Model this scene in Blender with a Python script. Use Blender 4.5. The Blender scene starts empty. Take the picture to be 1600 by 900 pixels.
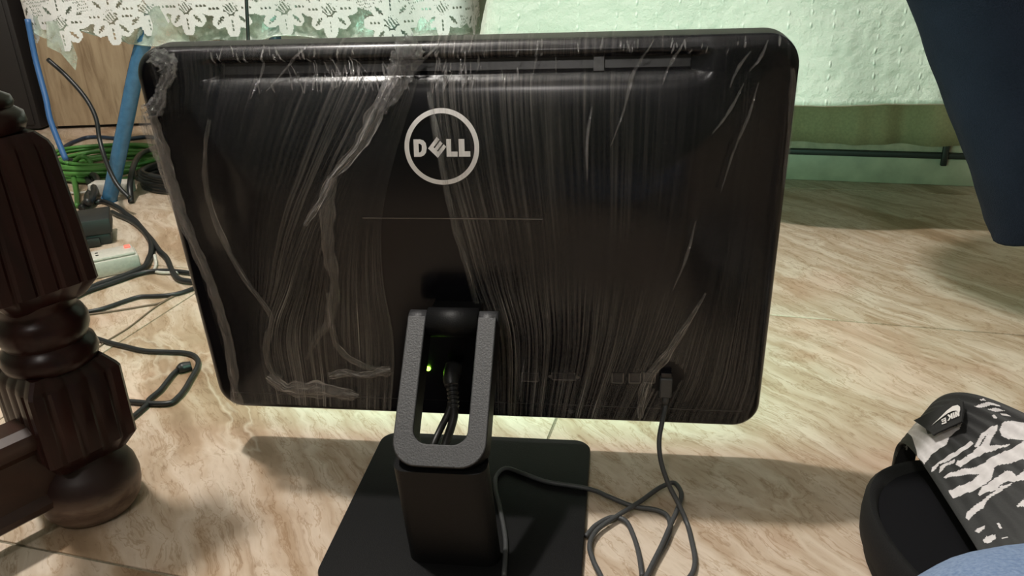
import bpy, bmesh, math, random
import numpy as np
from mathutils import Vector, Matrix, noise
from mathutils.geometry import tessellate_polygon
random.seed(7)
SC = bpy.context.scene
COL = SC.collection

# ------------------------------------------------------------------ camera
cam = bpy.data.objects.new('camera', bpy.data.cameras.new('camera'))
COL.objects.link(cam)
R_ = Vector((0.96173662, 0.27153251, -0.03650699)); U_ = Vector((-0.07578893, 0.39171875, 0.91695827)); F_ = Vector((-0.26328446, 0.87910552, -0.39730942))
M = Matrix((R_, U_, -F_)).transposed().to_4x4(); M.translation = Vector((0.25035954, -0.69447014, 0.52094975))
cam.matrix_world = M
cam.data.sensor_width = 36; cam.data.lens = 36*1259.2/1600; cam.data.clip_start = .02
SC.camera = cam
# ------------------------------------------------------------------ world, lights, exposure
SC.view_settings.view_transform = 'Standard'; SC.view_settings.look = 'None'
SC.view_settings.gamma = 1; SC.view_settings.use_curve_mapping = False
SC.view_settings.exposure = 0.6
w = bpy.data.worlds.new('world'); SC.world = w; w.use_nodes = True
w.node_tree.nodes['Background'].inputs[0].default_value = (.9, .95, .85, 1)
w.node_tree.nodes['Background'].inputs[1].default_value = .02
def lamp(name, loc, energy, size, color):
    l = bpy.data.lights.new(name, 'POINT'); l.energy = energy; l.shadow_soft_size = size; l.color = color
    o = bpy.data.objects.new(name, l); o.location = loc; COL.objects.link(o); return o
lamp('ceiling_lamp', (-.60, -.06, 2.32), 105, .045, (1, .95, .88))
lamp('ceiling_lamp', (.085, -1.96, 2.2), 27, .10, (1, .95, .90))

# ------------------------------------------------------------------ measured curves (metres)
F_L0=[(-.272,.3883),(-.2674,.3607),(-.2701,.3262),(-.2722,.2588),(-.2682,.1641),(-.2652,.0738),(-.2647,.0103)]
F_L1=[(-.0533,.389),(-.0626,.3575),(-.0971,.2956),(-.1382,.2273),(-.1713,.166),(-.2025,.1068),(-.2145,.0117)]
F_L2=[(-.0213,.3893),(-.0254,.3569),(-.045,.3012),(-.0613,.2469),(-.0703,.1816),(-.073,.1107),(-.092,.0081)]
F_R0=[(-.0181,.3893),(-.0171,.3568),(-.0086,.2981),(.0041,.241),(.0137,.183),(.0244,.128),(.0204,.0068)]
F_R1=[(.2196,.387),(.2173,.348),(.2127,.283),(.2038,.199),(.1897,.1324),(.1727,.067),(.1533,.0075)]
F_R2=[(.2768,.3847),(.279,.3572),(.2805,.2885),(.2823,.2001),(.2835,.1213),(.283,.0564),(.2743,.0095)]
ROPES={
'ROPE_TORN':[(-.2604,.3847),(-.2451,.3769),(-.2449,.3687),(-.2538,.3577),(-.2592,.3464),(-.2688,.3379),(-.2783,.3345)],
'ROPE_EDGE':[(-.2823,.3293),(-.2784,.3024),(-.2744,.2652),(-.2665,.2094),(-.2581,.1643),(-.2546,.1204),(-.2559,.0741),(-.2623,.0214),(-.2617,.0104)],
'ROPE_LONG':[(-.2108,.3315),(-.2207,.3021),(-.2297,.2715),(-.229,.2331),(-.2147,.1792),(-.1948,.1294),(-.2067,.1029),(-.2141,.0795),(-.2124,.0558),(-.2029,.0505)],
'ROPE_MID':[(-.0397,.3773),(-.0469,.3626),(-.0633,.3299),(-.0778,.3072),(-.1018,.2837),(-.1176,.2592),(-.133,.2402)],
'ROPE_DOWN':[(-.1018,.2837),(-.1116,.2467),(-.1163,.2078),(-.1182,.1739),(-.1332,.131),(-.1515,.1083),(-.1703,.0771)],
'ROPE_BOW':[(-.1264,.1668),(-.1324,.1237),(-.1308,.09),(-.1132,.0714),(-.0905,.0644)],
'ROPE_FLAPA':[(-.2196,.0515),(-.203,.0348),(-.1673,.0346),(-.1364,.0294),(-.1238,.0283)],
'ROPE_FLAPB':[(-.1499,.0542),(-.1319,.0597),(-.1152,.0572),(-.0977,.061),(-.0822,.0663)],
'ROPE_RIGHT':[(-.0149,.3514),(-.0079,.3181),(-.0023,.2775),(.0037,.2348),(.0111,.1896),(.0158,.1489),(.0187,.1363)],
'ROPE_FAN':[(.2239,.1657),(.2085,.1316),(.1923,.0986),(.1765,.0657),(.1707,.0347),(.1694,.0124)],
'ROPE_SIDE':[(.2799,.3622),(.2826,.347),(.2837,.3236),(.2844,.2995),(.2846,.2602)],
'ROPE_FLARE':[(-.2876,.3346),(-.2847,.3205),(-.2813,.2963),(-.2774,.2683),(-.2738,.2426),(-.27,.2114)],
'ROPE_TOP':[(-.0231,.3883),(-.0321,.3812),(-.0369,.3731),(-.0456,.3545),(-.0566,.3382)],
}
GLINTS=[
[(.1704,.3861),(.162,.3734),(.1536,.3593),(.1474,.3358),(.1372,.3086)],
[(.1947,.3856),(.1882,.3741),(.1816,.3629),(.1779,.3537)],
[(.2462,.3765),(.2397,.3679),(.2345,.359),(.2312,.3503)],
[(.2593,.3841),(.2537,.3703),(.2461,.3618)],
[(.242,.3527),(.2347,.3373),(.2269,.3258),(.2184,.3162)],
[(.2539,.3526),(.2474,.324),(.239,.3025),(.2297,.2659)],
[(.1216,.3387),(.1189,.3226),(.1178,.306),(.1183,.2821)],
[(.0763,.3872),(.0748,.3738),(.0723,.3617)],
[(-.004,.3879),(-.0191,.3754),(-.0313,.3634)],
[(.0551,.0851),(.0491,.0468),(.0465,.0308)],
[(.2097,.2422),(.2035,.2053),(.1937,.173)],
[(-.1208,.3883),(-.1362,.3749),(-.1576,.3534)],
[(-.1608,.3892),(-.163,.37),(-.1715,.3481)],
]
PLUG=[(.1925,.0664),(.1937,.0375),(.1934,.0754)]
PORTS=[(.0591,.0596),(.0925,.064),(.1461,.0631),(.1629,.0638),(.1771,.0658),(.0989,.0147),(-.0447,.067),(-.0201,.0502)]
SEAM=[(-.0796,.2457),(.0794,.2466),(-.0532,.1433),(-.0374,.1437)]
USB_A=[(.1961,.0004,.0966),(.1938,-.011,.0805),(.1927,-.0223,.0679),(.1958,-.0329,.0524),(.2043,-.0428,.0342),(.2167,-.052,.0165),(.2256,-.0618,.004),(.232,-.0867,.004),(.2358,-.105,.004),(.2366,-.1159,.004),(.234,-.1309,.004),(.204,-.1809,.004),(.1885,-.2118,.004),(.1585,-.1518,.0065),(.1493,-.1359,.0065),(.1415,-.115,.0065),(.1444,-.0944,.0065),(.1594,-.0699,.0065),(.1779,-.045,.0075),(.197,-.0166,.0085),(.2077,-.0106,.0105),(.2158,-.0232,.0115),(.2174,-.032,.0115),(.2163,-.0443,.0105),(.211,-.0729,.0085),(.206,-.1009,.0075),(.2013,-.1217,.0065),(.197,-.1425,.0065),(.187,-.1825,.004),(.1932,-.1762,.004)]
USB_C=[(.1932,-.1412,.0045),(.1875,-.1171,.0045),(.1789,-.0919,.0045),(.1679,-.0718,.0045),(.1565,-.0694,.0045),(.1425,-.0841,.0045),(.1355,-.1022,.0045)]
USB_D=[(.0774,-.1757,.0105),(.0665,-.1337,.0105),(.0475,-.0882,.0105),(.0344,-.0592,.0105),(.0296,-.0385,.0105),(.0352,-.0257,.0105),(.055,-.0302,.0105),(.0812,-.0379,.0105),(.1022,-.0388,.0105),(.1213,-.0391,.0105),(.1342,-.0384,.008),(.1469,-.0451,.009),(.173,-.0496,.005),(.1951,-.0489,.004),(.2053,-.0539,.004),(.2099,-.0655,.004),(.21,-.0879,.004),(.2028,-.1166,.004),(.198,-.1395,.004)]
CAB_THICK=[(-1.1602,.735,.006),(-1.1513,.745,.006),(-1.1209,.7352,.006),(-1.0716,.7076,.006),(-1.0198,.6707,.006),(-.9745,.6403,.006),(-.9273,.6017,.006),(-.8794,.5609,.006),(-.839,.5216,.006),(-.8027,.4756,.006),(-.7844,.4457,.006),(-.7658,.4094,.006),(-.771,.3742,.006),(-.7812,.3466,.006),(-.7912,.3199,.006),(-.793,.2853,.006),(-.7945,.2587,.006)]
CAB_SECOND=[(-1.0652,.68,.006),(-1.0339,.6628,.006),(-.9925,.6426,.006),(-.9522,.6178,.006),(-.903,.581,.006),(-.85,.538,.006),(-.7914,.4862,.006),(-.7565,.459,.006),(-.6976,.3993,.006),(-.6645,.3725,.006),(-.6416,.3676,.006),(-.6184,.3706,.006)]
CAB_THIRD=[(-.7956,.2771,.005),(-.7888,.302,.005),(-.7689,.3514,.005),(-.7584,.379,.005),(-.7446,.3952,.005),(-.7121,.4051,.005),(-.6734,.4041,.005),(-.6405,.4014,.005)]
CAB_FOURTH=[(-.7491,.2191,.004),(-.7303,.2289,.004),(-.7162,.2409,.004),(-.7066,.2583,.004),(-.6972,.2804,.004),(-.6862,.2975,.004),(-.6641,.3051,.004),(-.6421,.3127,.004),(-.6288,.3239,.004),(-.6187,.3441,.004),(-.613,.3624,.004)]
WIRE_A=[(-.7396,.2181,.002),(-.7246,.2253,.002),(-.6945,.2435,.002),(-.6565,.2714,.002),(-.6382,.287,.002),(-.6342,.3222,.002),(-.6248,.3476,.002)]
WIRE_B=[(-.6246,.1287,.0015),(-.6268,.1539,.0015),(-.6261,.1972,.0015),(-.6361,.2841,.0015),(-.6278,.3516,.0015),(-.6244,.3732,.0015)]
CAB_LOOP=[(-.6608,.1577,.004),(-.6164,.1459,.004),(-.5836,.14,.004),(-.5463,.1343,.004),(-.5091,.1381,.004),(-.4847,.1408,.004),(-.4658,.1366,.004),(-.4498,.1243,.004),(-.4387,.106,.004),(-.4248,.0696,.004),(-.4194,.0554,.004),(-.4146,.0338,.004),(-.4153,.0201,.004),(-.4355,.0136,.004),(-.4596,.0119,.004),(-.4832,.0094,.004)]
CAB_USB=[(-.4615,.0957,.004),(-.46,.0836,.004),(-.4545,.0632,.004),(-.4492,.0435,.004),(-.4475,.0198,.004),(-.4425,.0105,.004),(-.4404,-.0117,.004),(-.44,-.0311,.004)]
USB_HEAD=[(-.4588,.0926,.006),(-.4552,.0997,.006),(-.448,.1071,.006)]
CAB_HANG=[(-1.2,.7478,.3198),(-1.1573,.7442,.2843),(-1.1173,.7399,.238),(-1.0954,.7305,.1991),(-1.0867,.7174,.1607),(-1.0749,.7052,.1361),(-1.0579,.6944,.0931),(-1.0364,.6848,.064),(-1.0082,.6772,.0419)]
CAB_DROP=[(-.6469,.6961,.5006),(-.6564,.6934,.435),(-.6614,.692,.3898),(-.665,.691,.3599),(-.6674,.6903,.3377),(-.8423,.8733,.004)]
CAB_BLUE=[(-1.2039,.7259,.4043),(-1.195,.7111,.3288),(-1.1815,.6976,.2849),(-1.1675,.6842,.2476),(-1.1562,.6701,.2104),(-1.1381,.6579,.1689),(-1.1184,.6461,.1287)]
CAB_BUNDLE=[(-1.4961,1.0064,.012),(-1.464,.9942,.012),(-1.404,.9623,.012),(-1.3552,.9304,.012),(-1.3126,.899,.012),(-1.2656,.8556,.012),(-1.2274,.8133,.012),(-1.1928,.7663,.012),(-1.1694,.7325,.012),(-1.1396,.6893,.012)]
CAB_BLUEFLOOR=[(-1.6475,1.1545,.006),(-1.6742,1.1978,.006),(-1.6956,1.2436,.006),(-1.7017,1.2761,.006),(-1.7042,1.3185,.006),(-1.6721,1.331,.006),(-1.6046,1.3216,.006),(-1.5513,1.3194,.006),(-1.5172,1.349,.006),(-1.452,1.3396,.006)]
CAB_ARC=[(-1.0779,.7558,.004),(-1.0887,.7732,.03),(-1.1154,.8166,.05),(-1.1712,.906,.06),(-1.2212,.9899,.055),(-1.2416,1.0485,.05),(-1.3172,1.1731,.03)]
COILS=[(-1.3065,.9743,.004),(-1.428,.9569,.004),(-1.1834,.9919,.004),(-1.4441,1.1368,.004),(-1.1931,.8404,.004),(-1.0741,.8694,.004),(-1.1554,.857,.004),(-1.1911,1.0221,.004),(-.9679,.7308,.004)]
GREENARC=[(-1.4479,.9828,.01),(-1.3683,.9247,.05),(-1.3459,.9207,.06),(-1.3367,.929,.05),(-1.3254,.925,.03),(-1.3192,.9166,.006)]
GREENSTEM=[(-1.423,.9559,.03),(-1.3842,.9168,.02),(-1.308,.8394,.012),(-1.2362,.7662,.01),(-1.1792,.7042,.006)]
BRICK=[(-.9951,.5199,.05),(-.9418,.5695,.05),(-.8963,.5061,.0),(-.9332,.4678,.0),(-.9355,.467,.03),(-.906,.524,.03)]
STRIP=[(-.8464,.3846,.035),(-.8047,.4449,.035),(-.7715,.4208,.035),(-.8184,.3558,.03),(-.8412,.3779,.0),(-.8025,.4481,.0)]
ADAPT=[(-1.2047,.7887,.0),(-1.1442,.7983,.0),(-1.1361,.7608,.03),(-1.1666,.7253,.0)]
LEG=[(-1.135,.7497,.0),(-1.0708,.7842,.1744),(-1.0007,.804,.3361),(-.9797,.7788,.3392)]
WOODC=[(-1.9865,1.4228,.0),(-1.669,1.5057,.0),(-1.9386,1.4769,.0),(-1.7295,1.2217,.0563),(-1.483,1.2913,.0469),(-1.9489,1.427,.0),(-2.055,1.3307,.0)]
KNEE=[(.3267,-.3809,.2521),(.3501,-.3764,.2655),(.3776,-.3799,.2735),(.3526,-.3876,.2531),(.3412,-.3212,.2009),(.3691,-.3158,.2168),(.4019,-.32,.2264),(.372,-.3291,.202)]
TROUSER=[(.4255,.3656,.4403),(.4774,.3732,.3315),(.5221,.3797,.2381),(.5566,.3848,.1605),(.5963,.3906,.1541)]
SLIDE_Q=[0.37733, -0.07857, 0.11629, 0.43584, 0.06401, 0.15333, -0.00898, -0.07965, 0.06881, 0.13846, 0.11955]
ZEBRA=[[(0.1583,0.1844),(0.375,0.1875),(0.7583,0.15),(0.2875,0.2906),(0.375,0.3125),(0.6,0.3313),(0.5333,0.3375),(0.4,0.3375),(0.325,0.3469),(0.1417,0.3438),(0.0125,0.3531),(0.0,0.3219),(0.4833,0.0906),(0.0708,0.1813)],
[(0.0208,0.3844),(0.0625,0.3719),(0.2208,0.3719),(0.3667,0.375),(0.4958,0.375),(0.4917,0.3844),(0.3708,0.3844),(0.2333,0.3844),(0.125,0.3781),(0.0458,0.3844)],
[(0.0792,0.3969),(0.1208,0.3844),(0.1875,0.3844),(0.2667,0.3906),(0.2458,0.3969),(0.1792,0.3906),(0.1125,0.3969)],
[(0.2375,0.4031),(0.2708,0.3969),(0.3583,0.4),(0.4583,0.3969),(0.5083,0.3969),(0.6667,0.3813),(0.7208,0.3781),(0.7792,0.3781),(0.725,0.3875),(0.6208,0.3969),(0.5667,0.4062),(0.625,0.4188),(0.6875,0.425),(0.6667,0.4281),(0.5708,0.4219),(0.4875,0.4156),(0.3833,0.4125),(0.2958,0.4125),(0.2542,0.4156)],
[(0.4708,0.3906),(0.55,0.3813),(0.6208,0.375),(0.7292,0.375),(0.75,0.3781),(0.6708,0.3813),(0.5708,0.3875),(0.4875,0.3969)],
[(0.0875,0.4125),(0.1583,0.4125),(0.2667,0.4219),(0.3583,0.4344),(0.5333,0.4312),(0.6542,0.4375),(0.7792,0.4344),(0.6583,0.4688),(0.575,0.4656),(0.5208,0.4594),(0.4375,0.4531),(0.3208,0.45),(0.2,0.4312),(0.1,0.4188)],
[(0.0542,0.4531),(0.1458,0.4562),(0.2542,0.4594),(0.3375,0.45),(0.425,0.4469),(0.4542,0.4531),(0.3583,0.4781),(0.2333,0.4844),(0.1333,0.4812),(0.05,0.4781),(0.05,0.4656)],
[(0.2125,0.4969),(0.2708,0.4844),(0.3542,0.4812),(0.4125,0.4781),(0.475,0.475),(0.5083,0.4812),(0.5,0.4969),(0.5833,0.4906),(0.5208,0.5125),(0.4542,0.5062),(0.4333,0.4969),(0.375,0.5),(0.3292,0.5062),(0.2833,0.5031),(0.2167,0.5031)],
[(0.0458,0.5406),(0.0708,0.5281),(0.1667,0.5188),(0.2083,0.5156),(0.2833,0.5094),(0.3667,0.5031),(0.4542,0.5062),(0.375,0.5125),(0.2875,0.5156),(0.225,0.5219),(0.1792,0.5344),(0.0958,0.5406),(0.05,0.55)],
[(0.7333,0.3906),(0.8125,0.3813),(0.8792,0.3875),(0.9167,0.4062),(0.7833,0.4344),(0.7458,0.425),(0.7042,0.4156),(0.7,0.4031)],
[(0.3458,0.5594),(0.4208,0.55),(0.3792,0.5688),(0.3458,0.5625)],
[(0.0458,0.5812),(0.0708,0.575),(0.1208,0.575),(0.1042,0.5812),(0.0583,0.5875)],
[(0.1792,0.5812),(0.1958,0.5812),(0.1875,0.5938),(0.175,0.5938)],
[(0.0542,0.6063),(0.0875,0.6),(0.1292,0.6031),(0.1208,0.6125),(0.075,0.6156),(0.0542,0.6125)],
[(0.0333,0.6188),(0.0833,0.6188),(0.175,0.6156),(0.1833,0.6188),(0.125,0.6188),(0.0458,0.6188)],
[(0.125,0.6188),(0.2292,0.6188),(0.225,0.6188),(0.1417,0.6188)],
[(0.8417,0.3219),(0.9,0.325),(0.95,0.3344),(0.9583,0.35),(0.95,0.3562),(0.925,0.3406),(0.8375,0.3281)],
[(0.8708,0.3406),(0.9208,0.35),(0.9292,0.3656),(0.8875,0.3562)],
[(0.8917,0.3625),(0.9125,0.3719),(0.9083,0.3813),(0.8833,0.3688)],
[(0.8208,0.3594),(0.8458,0.3594),(0.825,0.3688),(0.8083,0.3656)],
[(0.9375,0.3188),(0.9708,0.3219),(0.95,0.3281),(0.9292,0.3219)],
[(1.0,0.3188),(1.0,0.3313),(1.0,0.3313),(1.0,0.3219)]]
TAG_N=(-0.8219, -0.2161, 0.5271)
TAGP=[[(0.4263,0.0318,0.0874),(0.4347,0.027,0.0984),(0.4435,0.0215,0.1098),(0.4549,0.0157,0.1252),(0.4572,0.0094,0.1262),(0.4565,-0.0001,0.1212),(0.4547,-0.0079,0.1152),(0.4471,-0.0034,0.1053),(0.4394,0.0013,0.0952),(0.4372,0.0019,0.092),(0.436,0.0064,0.0921),(0.431,0.02,0.0897)]]
SWOOSH=[[(0.4357,0.0103,0.0979),(0.4404,0.0106,0.1053),(0.4457,0.0115,0.114),(0.4496,0.0108,0.1197),(0.4525,0.008,0.1231),(0.4536,0.0046,0.1234),(0.4534,0.0016,0.1219),(0.4524,-0.0008,0.1193),(0.452,0.0017,0.1198),(0.4512,0.0041,0.1194),(0.4491,0.0065,0.1173),(0.4461,0.0084,0.1133),(0.4429,0.0092,0.1086),(0.4396,0.0098,0.1038)]]
LETTERS=[[(0.4503,0.0039,0.118),(0.4513,0.0032,0.1192),(0.4517,-0.0011,0.1182),(0.4518,0.0026,0.1199),(0.4527,0.0018,0.1208),(0.4525,-0.0032,0.1186),(0.4516,-0.0025,0.1174),(0.451,0.0019,0.1183),(0.4509,-0.002,0.1166),(0.4502,-0.0014,0.1156)],[(0.449,0.0049,0.1164),(0.4498,0.0042,0.1174),(0.4498,-0.0013,0.1151),(0.449,-0.0006,0.1141)],[(0.4478,0.0056,0.1147),(0.4486,0.0049,0.1158),(0.4486,-0.0004,0.1136),(0.4478,0.0001,0.1125),(0.4477,0.0022,0.1133),(0.4463,0.0009,0.1105),(0.4453,0.0016,0.1093),(0.4468,0.0031,0.1122),(0.4457,0.0072,0.1122),(0.4467,0.0065,0.1134),(0.4476,0.0029,0.1135)],[(0.4418,0.0077,0.1063),(0.4445,0.0063,0.1099),(0.4446,0.0006,0.1077),(0.4418,0.0028,0.1043),(0.4417,0.0039,0.1047),(0.4438,0.0024,0.1073),(0.4438,0.0035,0.1077),(0.4421,0.0048,0.1056),(0.4421,0.0059,0.106),(0.4438,0.0046,0.1082),(0.4437,0.0059,0.1085),(0.4419,0.0065,0.1059)]]


# ------------------------------------------------------------------ materials
def mat(name, color=(.5, .5, .5), rough=.5, metal=0, spec=.5, emit=None, estr=0, coat=0):
    m = bpy.data.materials.new(name); m.use_nodes = True
    b = m.node_tree.nodes['Principled BSDF']
    b.inputs['Base Color'].default_value = (*color, 1); b.inputs['Roughness'].default_value = rough
    b.inputs['Metallic'].default_value = metal; b.inputs['Specular IOR Level'].default_value = spec
    b.inputs['Coat Weight'].default_value = coat
    if emit: b.inputs['Emission Color'].default_value = (*emit, 1); b.inputs['Emission Strength'].default_value = estr
    return m
class NT:
    def __init__(s, m): s.t = m.node_tree; s.b = s.t.nodes.get('Principled BSDF')
    def n(s, kind, **k):
        x = s.t.nodes.new(kind)
        for a, v in k.items():
            if a.startswith('_'): x.inputs[a[1:].replace('_', ' ')].default_value = v
            else: setattr(x, a, v)
        return x
    def l(s, a, ao, b, bi): s.t.links.new(a.outputs[ao], b.inputs[bi])
    def math(s, op, a, b=None):
        x = s.n('ShaderNodeMath', operation=op)
        for i, v in enumerate((a, b)):
            if v is None: continue
            if isinstance(v, tuple): s.l(v[0], v[1], x, i)
            else: x.inputs[i].default_value = v
        return (x, 0)
    def noise(s, vec, scale, detail=4, rough=.5, dist=0):
        x = s.n('ShaderNodeTexNoise'); x.inputs['Scale'].default_value = scale; x.inputs['Detail'].default_value = detail
        x.inputs['Roughness'].default_value = rough; x.inputs['Distortion'].default_value = dist
        if vec: s.l(vec[0], vec[1], x, 'Vector')
        return x
    def coords(s, out='Object', scale=(1, 1, 1), rot=(0, 0, 0), loc=(0, 0, 0)):
        c = s.n('ShaderNodeTexCoord'); m_ = s.n('ShaderNodeMapping')
        m_.inputs['Scale'].default_value = scale; m_.inputs['Rotation'].default_value = rot; m_.inputs['Location'].default_value = loc
        s.l(c, out, m_, 'Vector'); return (m_, 0)
    def ramp(s, src, stops):
        r = s.n('ShaderNodeValToRGB'); e = r.color_ramp.elements
        while len(e) < len(stops): e.new(.5)
        for i, (p, c) in enumerate(stops):
            e[i].position = p; e[i].color = (*c, 1) if len(c) == 3 else c
        s.l(src[0], src[1], r, 'Fac'); return r
    def bump(s, src, strength, dist=.002):
        b = s.n('ShaderNodeBump'); b.inputs['Strength'].default_value = strength; b.inputs['Distance'].default_value = dist
        s.l(src[0], src[1], b, 'Height'); return b
    def mixc(s, f, a, b, blend='MIX'):
        x = s.n('ShaderNodeMix', data_type='RGBA', blend_type=blend)
        for i, v in ((0, f), (6, a), (7, b)):
            if isinstance(v, tuple) and len(v) == 2: s.l(v[0], v[1], x, i)
            elif i == 0: x.inputs[0].default_value = v
            else: x.inputs[i].default_value = (*v, 1)
        return (x, 2)

def grainy(name, color, rough, var=.25, scale=300, bstr=.15, spec=.5, dist=.0005, out='Object'):
    m = mat(name, color, rough, spec=spec); t = NT(m)
    c = t.coords(out); n = t.noise(c, scale, 3)
    r = t.ramp((n, 0), [(.3, tuple(v*(1-var) for v in color)), (.7, tuple(min(1, v*(1+var)) for v in color))])
    t.l(r, 0, t.b, 'Base Color'); bp = t.bump((n, 0), bstr, dist); t.l(bp, 0, t.b, 'Normal'); return m

def marble():
    m = mat('marble_tile', rough=.34, spec=.35); t = NT(m)
    oi = t.n('ShaderNodeObjectInfo'); sc = t.n('ShaderNodeVectorMath', operation='SCALE'); sc.inputs[3].default_value = 9.0
    cv = t.n('ShaderNodeCombineXYZ'); t.l(oi, 'Random', cv, 0); t.l(oi, 'Random', cv, 1); t.l(cv, 0, sc, 0)
    tc = t.n('ShaderNodeTexCoord'); ad = t.n('ShaderNodeVectorMath', operation='ADD'); t.l(tc, 'Object', ad, 0); t.l(sc, 0, ad, 1)
    mp = t.n('ShaderNodeMapping', vector_type='TEXTURE'); mp.inputs['Rotation'].default_value = (0, 0, math.radians(-43)); mp.inputs['Scale'].default_value = (1, .2, 1)
    t.l(ad, 0, mp, 'Vector')
    wob = t.noise((ad, 0), 5, 4, .55); wv = t.n('ShaderNodeVectorMath', operation='SCALE'); wv.inputs[3].default_value = .34; t.l(wob, 'Color', wv, 0)
    a2 = t.n('ShaderNodeVectorMath', operation='ADD'); t.l(mp, 0, a2, 0); t.l(wv, 0, a2, 1)
    n1 = t.noise((a2, 0), 1.9, 6, .55)
    r1 = t.ramp((n1, 0), [(.30, (.25, .165, .10)), (.39, (.40, .29, .20)), (.46, (.56, .46, .37)), (.53, (.42, .315, .225)), (.60, (.60, .51, .42)), (.68, (.40, .29, .20)), (.76, (.58, .47, .39))])
    n2 = t.noise((a2, 0), 7, 5, .65); r2 = t.ramp((n2, 0), [(.42, (1, 1, 1)), (.475, (1.0, 1.0, 1.0)), (.495, (.66, .57, .46)), (.515, (1, 1, 1))])
    c1 = t.mixc(.75, (r1, 0), (r2, 0), 'MULTIPLY')
    n3 = t.noise((a2, 0), 26, 5, .7, 1.2); r3 = t.ramp((n3, 0), [(.36, (.62, .55, .46)), (.44, (1, 1, 1)), (.70, (1.06, 1.05, 1.03))])
    c2 = t.mixc(.5, c1, (r3, 0), 'MULTIPLY')
    n4 = t.noise((a2, 0), 3.4, 3, .5); r4 = t.ramp((n4, 0), [(.60, (0, 0, 0)), (.635, (1, 1, 1)), (.66, (0, 0, 0))])
    c3 = t.mixc((t.math('MULTIPLY', (r4, 0), .45)), c2, (.66, .58, .48))
    n5 = t.noise((ad, 0), 4.2, 3, .5); r5 = t.ramp((n5, 0), [(.52, (0, 0, 0)), (.66, (1, 1, 1))])
    c4 = t.mixc(t.math('MULTIPLY', (r5, 0), .5), c3, (1.0, .80, .78), 'MULTIPLY')
    t.l(c4[0], c4[1], t.b, 'Base Color')
    bp = t.bump((n3, 0), .12, .0006); t.l(bp, 0, t.b, 'Normal'); return m

def wood(name, stops, scale, rough, coat=0, rot=(0, 0, 0), bump=.1, spec=.5, wear=0):
    m = mat(name, rough=rough, coat=coat, spec=spec); t = NT(m)
    c = t.coords('Object', scale, rot); n0 = t.noise(c, 2.2, 3, .5); v = t.n('ShaderNodeVectorMath', operation='MULTIPLY_ADD')
    v.inputs[1].default_value = (.9, .9, .3); t.l(n0, 'Color', v, 0); t.l(c[0], c[1], v, 2)
    n = t.noise((v, 0), 5, 6, .6); r = t.ramp((n, 0), stops)
    if wear:                                                       # varnish scuffed away by feet and mops near the floor
        tc = t.n('ShaderNodeTexCoord'); sz = t.n('ShaderNodeSeparateXYZ'); t.l(tc, 'Object', sz, 0)
        k = t.math('ADD', (sz, 2), t.math('MULTIPLY', (n, 0), .03)); wr = t.ramp(k, [(wear, (1, 1, 1)), (wear+.014, (0, 0, 0))])
        c_ = t.mixc((wr, 0), (.020, .007, .006), (r, 0)); t.l(c_[0], c_[1], t.b, 'Base Color')
    else: t.l(r, 0, t.b, 'Base Color')
    bp = t.bump((n, 0), bump, .001); t.l(bp, 0, t.b, 'Normal'); return m

def film_mat(name, streak, lo, hi, gloss, color, bstr, rough=.16, bd=.0025):
    m = bpy.data.materials.new(name); m.use_nodes = True; t = NT(m); t.t.nodes.clear()
    out = t.n('ShaderNodeOutputMaterial')
    uv = t.n('ShaderNodeUVMap'); mp = t.n('ShaderNodeMapping'); mp.inputs['Scale'].default_value = streak; t.l(uv, 0, mp, 'Vector')
    n = t.noise((mp, 0), 1.0, 6, .62, .25); n.inputs['Lacunarity'].default_value = 2.4
    at = t.n('ShaderNodeAttribute', attribute_name='haze')
    rp = t.ramp((n, 0), [(.43, (0, 0, 0)), (.56, (.28, .28, .28)), (.74, (1, 1, 1))])
    h = t.math('MULTIPLY', (rp, 0), (at, 'Fac')); h = t.math('MULTIPLY', h, hi); h = t.math('ADD', h, t.math('MULTIPLY', (at, 'Fac'), lo)); 
    bp = t.bump((n, 0), bstr, bd)
    tr = t.n('ShaderNodeBsdfTransparent'); df = t.n('ShaderNodeBsdfDiffuse'); df.inputs[0].default_value = (*color, 1); t.l(bp, 0, df, 'Normal')
    gl = t.n('ShaderNodeBsdfGlossy'); gl.inputs['Roughness'].default_value = rough; gl.inputs[0].default_value = (.95, .95, 1, 1); t.l(bp, 0, gl, 'Normal')
    m1 = t.n('ShaderNodeMixShader'); t.l(h[0], h[1], m1, 0); t.l(tr, 0, m1, 1); t.l(df, 0, m1, 2)
    m2 = t.n('ShaderNodeMixShader'); m2.inputs[0].default_value = gloss; t.l(m1, 0, m2, 1); t.l(gl, 0, m2, 2)
    t.l(m2, 0, out, 0); return m

def sheet_mat(name, color, haze, gloss, rough=.2, scale=40, bstr=.6):
    m = bpy.data.materials.new(name); m.use_nodes = True; t = NT(m); t.t.nodes.clear(); out = t.n('ShaderNodeOutputMaterial')
    c = t.coords('Object'); n = t.noise(c, scale, 4, .6); bp = t.bump((n, 0), bstr, .006)
    tr = t.n('ShaderNodeBsdfTransparent'); df = t.n('ShaderNodeBsdfDiffuse'); df.inputs[0].default_value = (*color, 1); t.l(bp, 0, df, 'Normal')
    gl = t.n('ShaderNodeBsdfGlossy'); gl.inputs['Roughness'].default_value = rough; t.l(bp, 0, gl, 'Normal')
    rp = t.ramp((n, 0), [(.35, (haze*.6,)*3), (.7, (min(1, haze*1.4),)*3)])
    m1 = t.n('ShaderNodeMixShader'); t.l(rp, 0, m1, 0); t.l(tr, 0, m1, 1); t.l(df, 0, m1, 2)
    m2 = t.n('ShaderNodeMixShader'); m2.inputs[0].default_value = gloss; t.l(m1, 0, m2, 1); t.l(gl, 0, m2, 2); t.l(m2, 0, out, 0); return m

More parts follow.
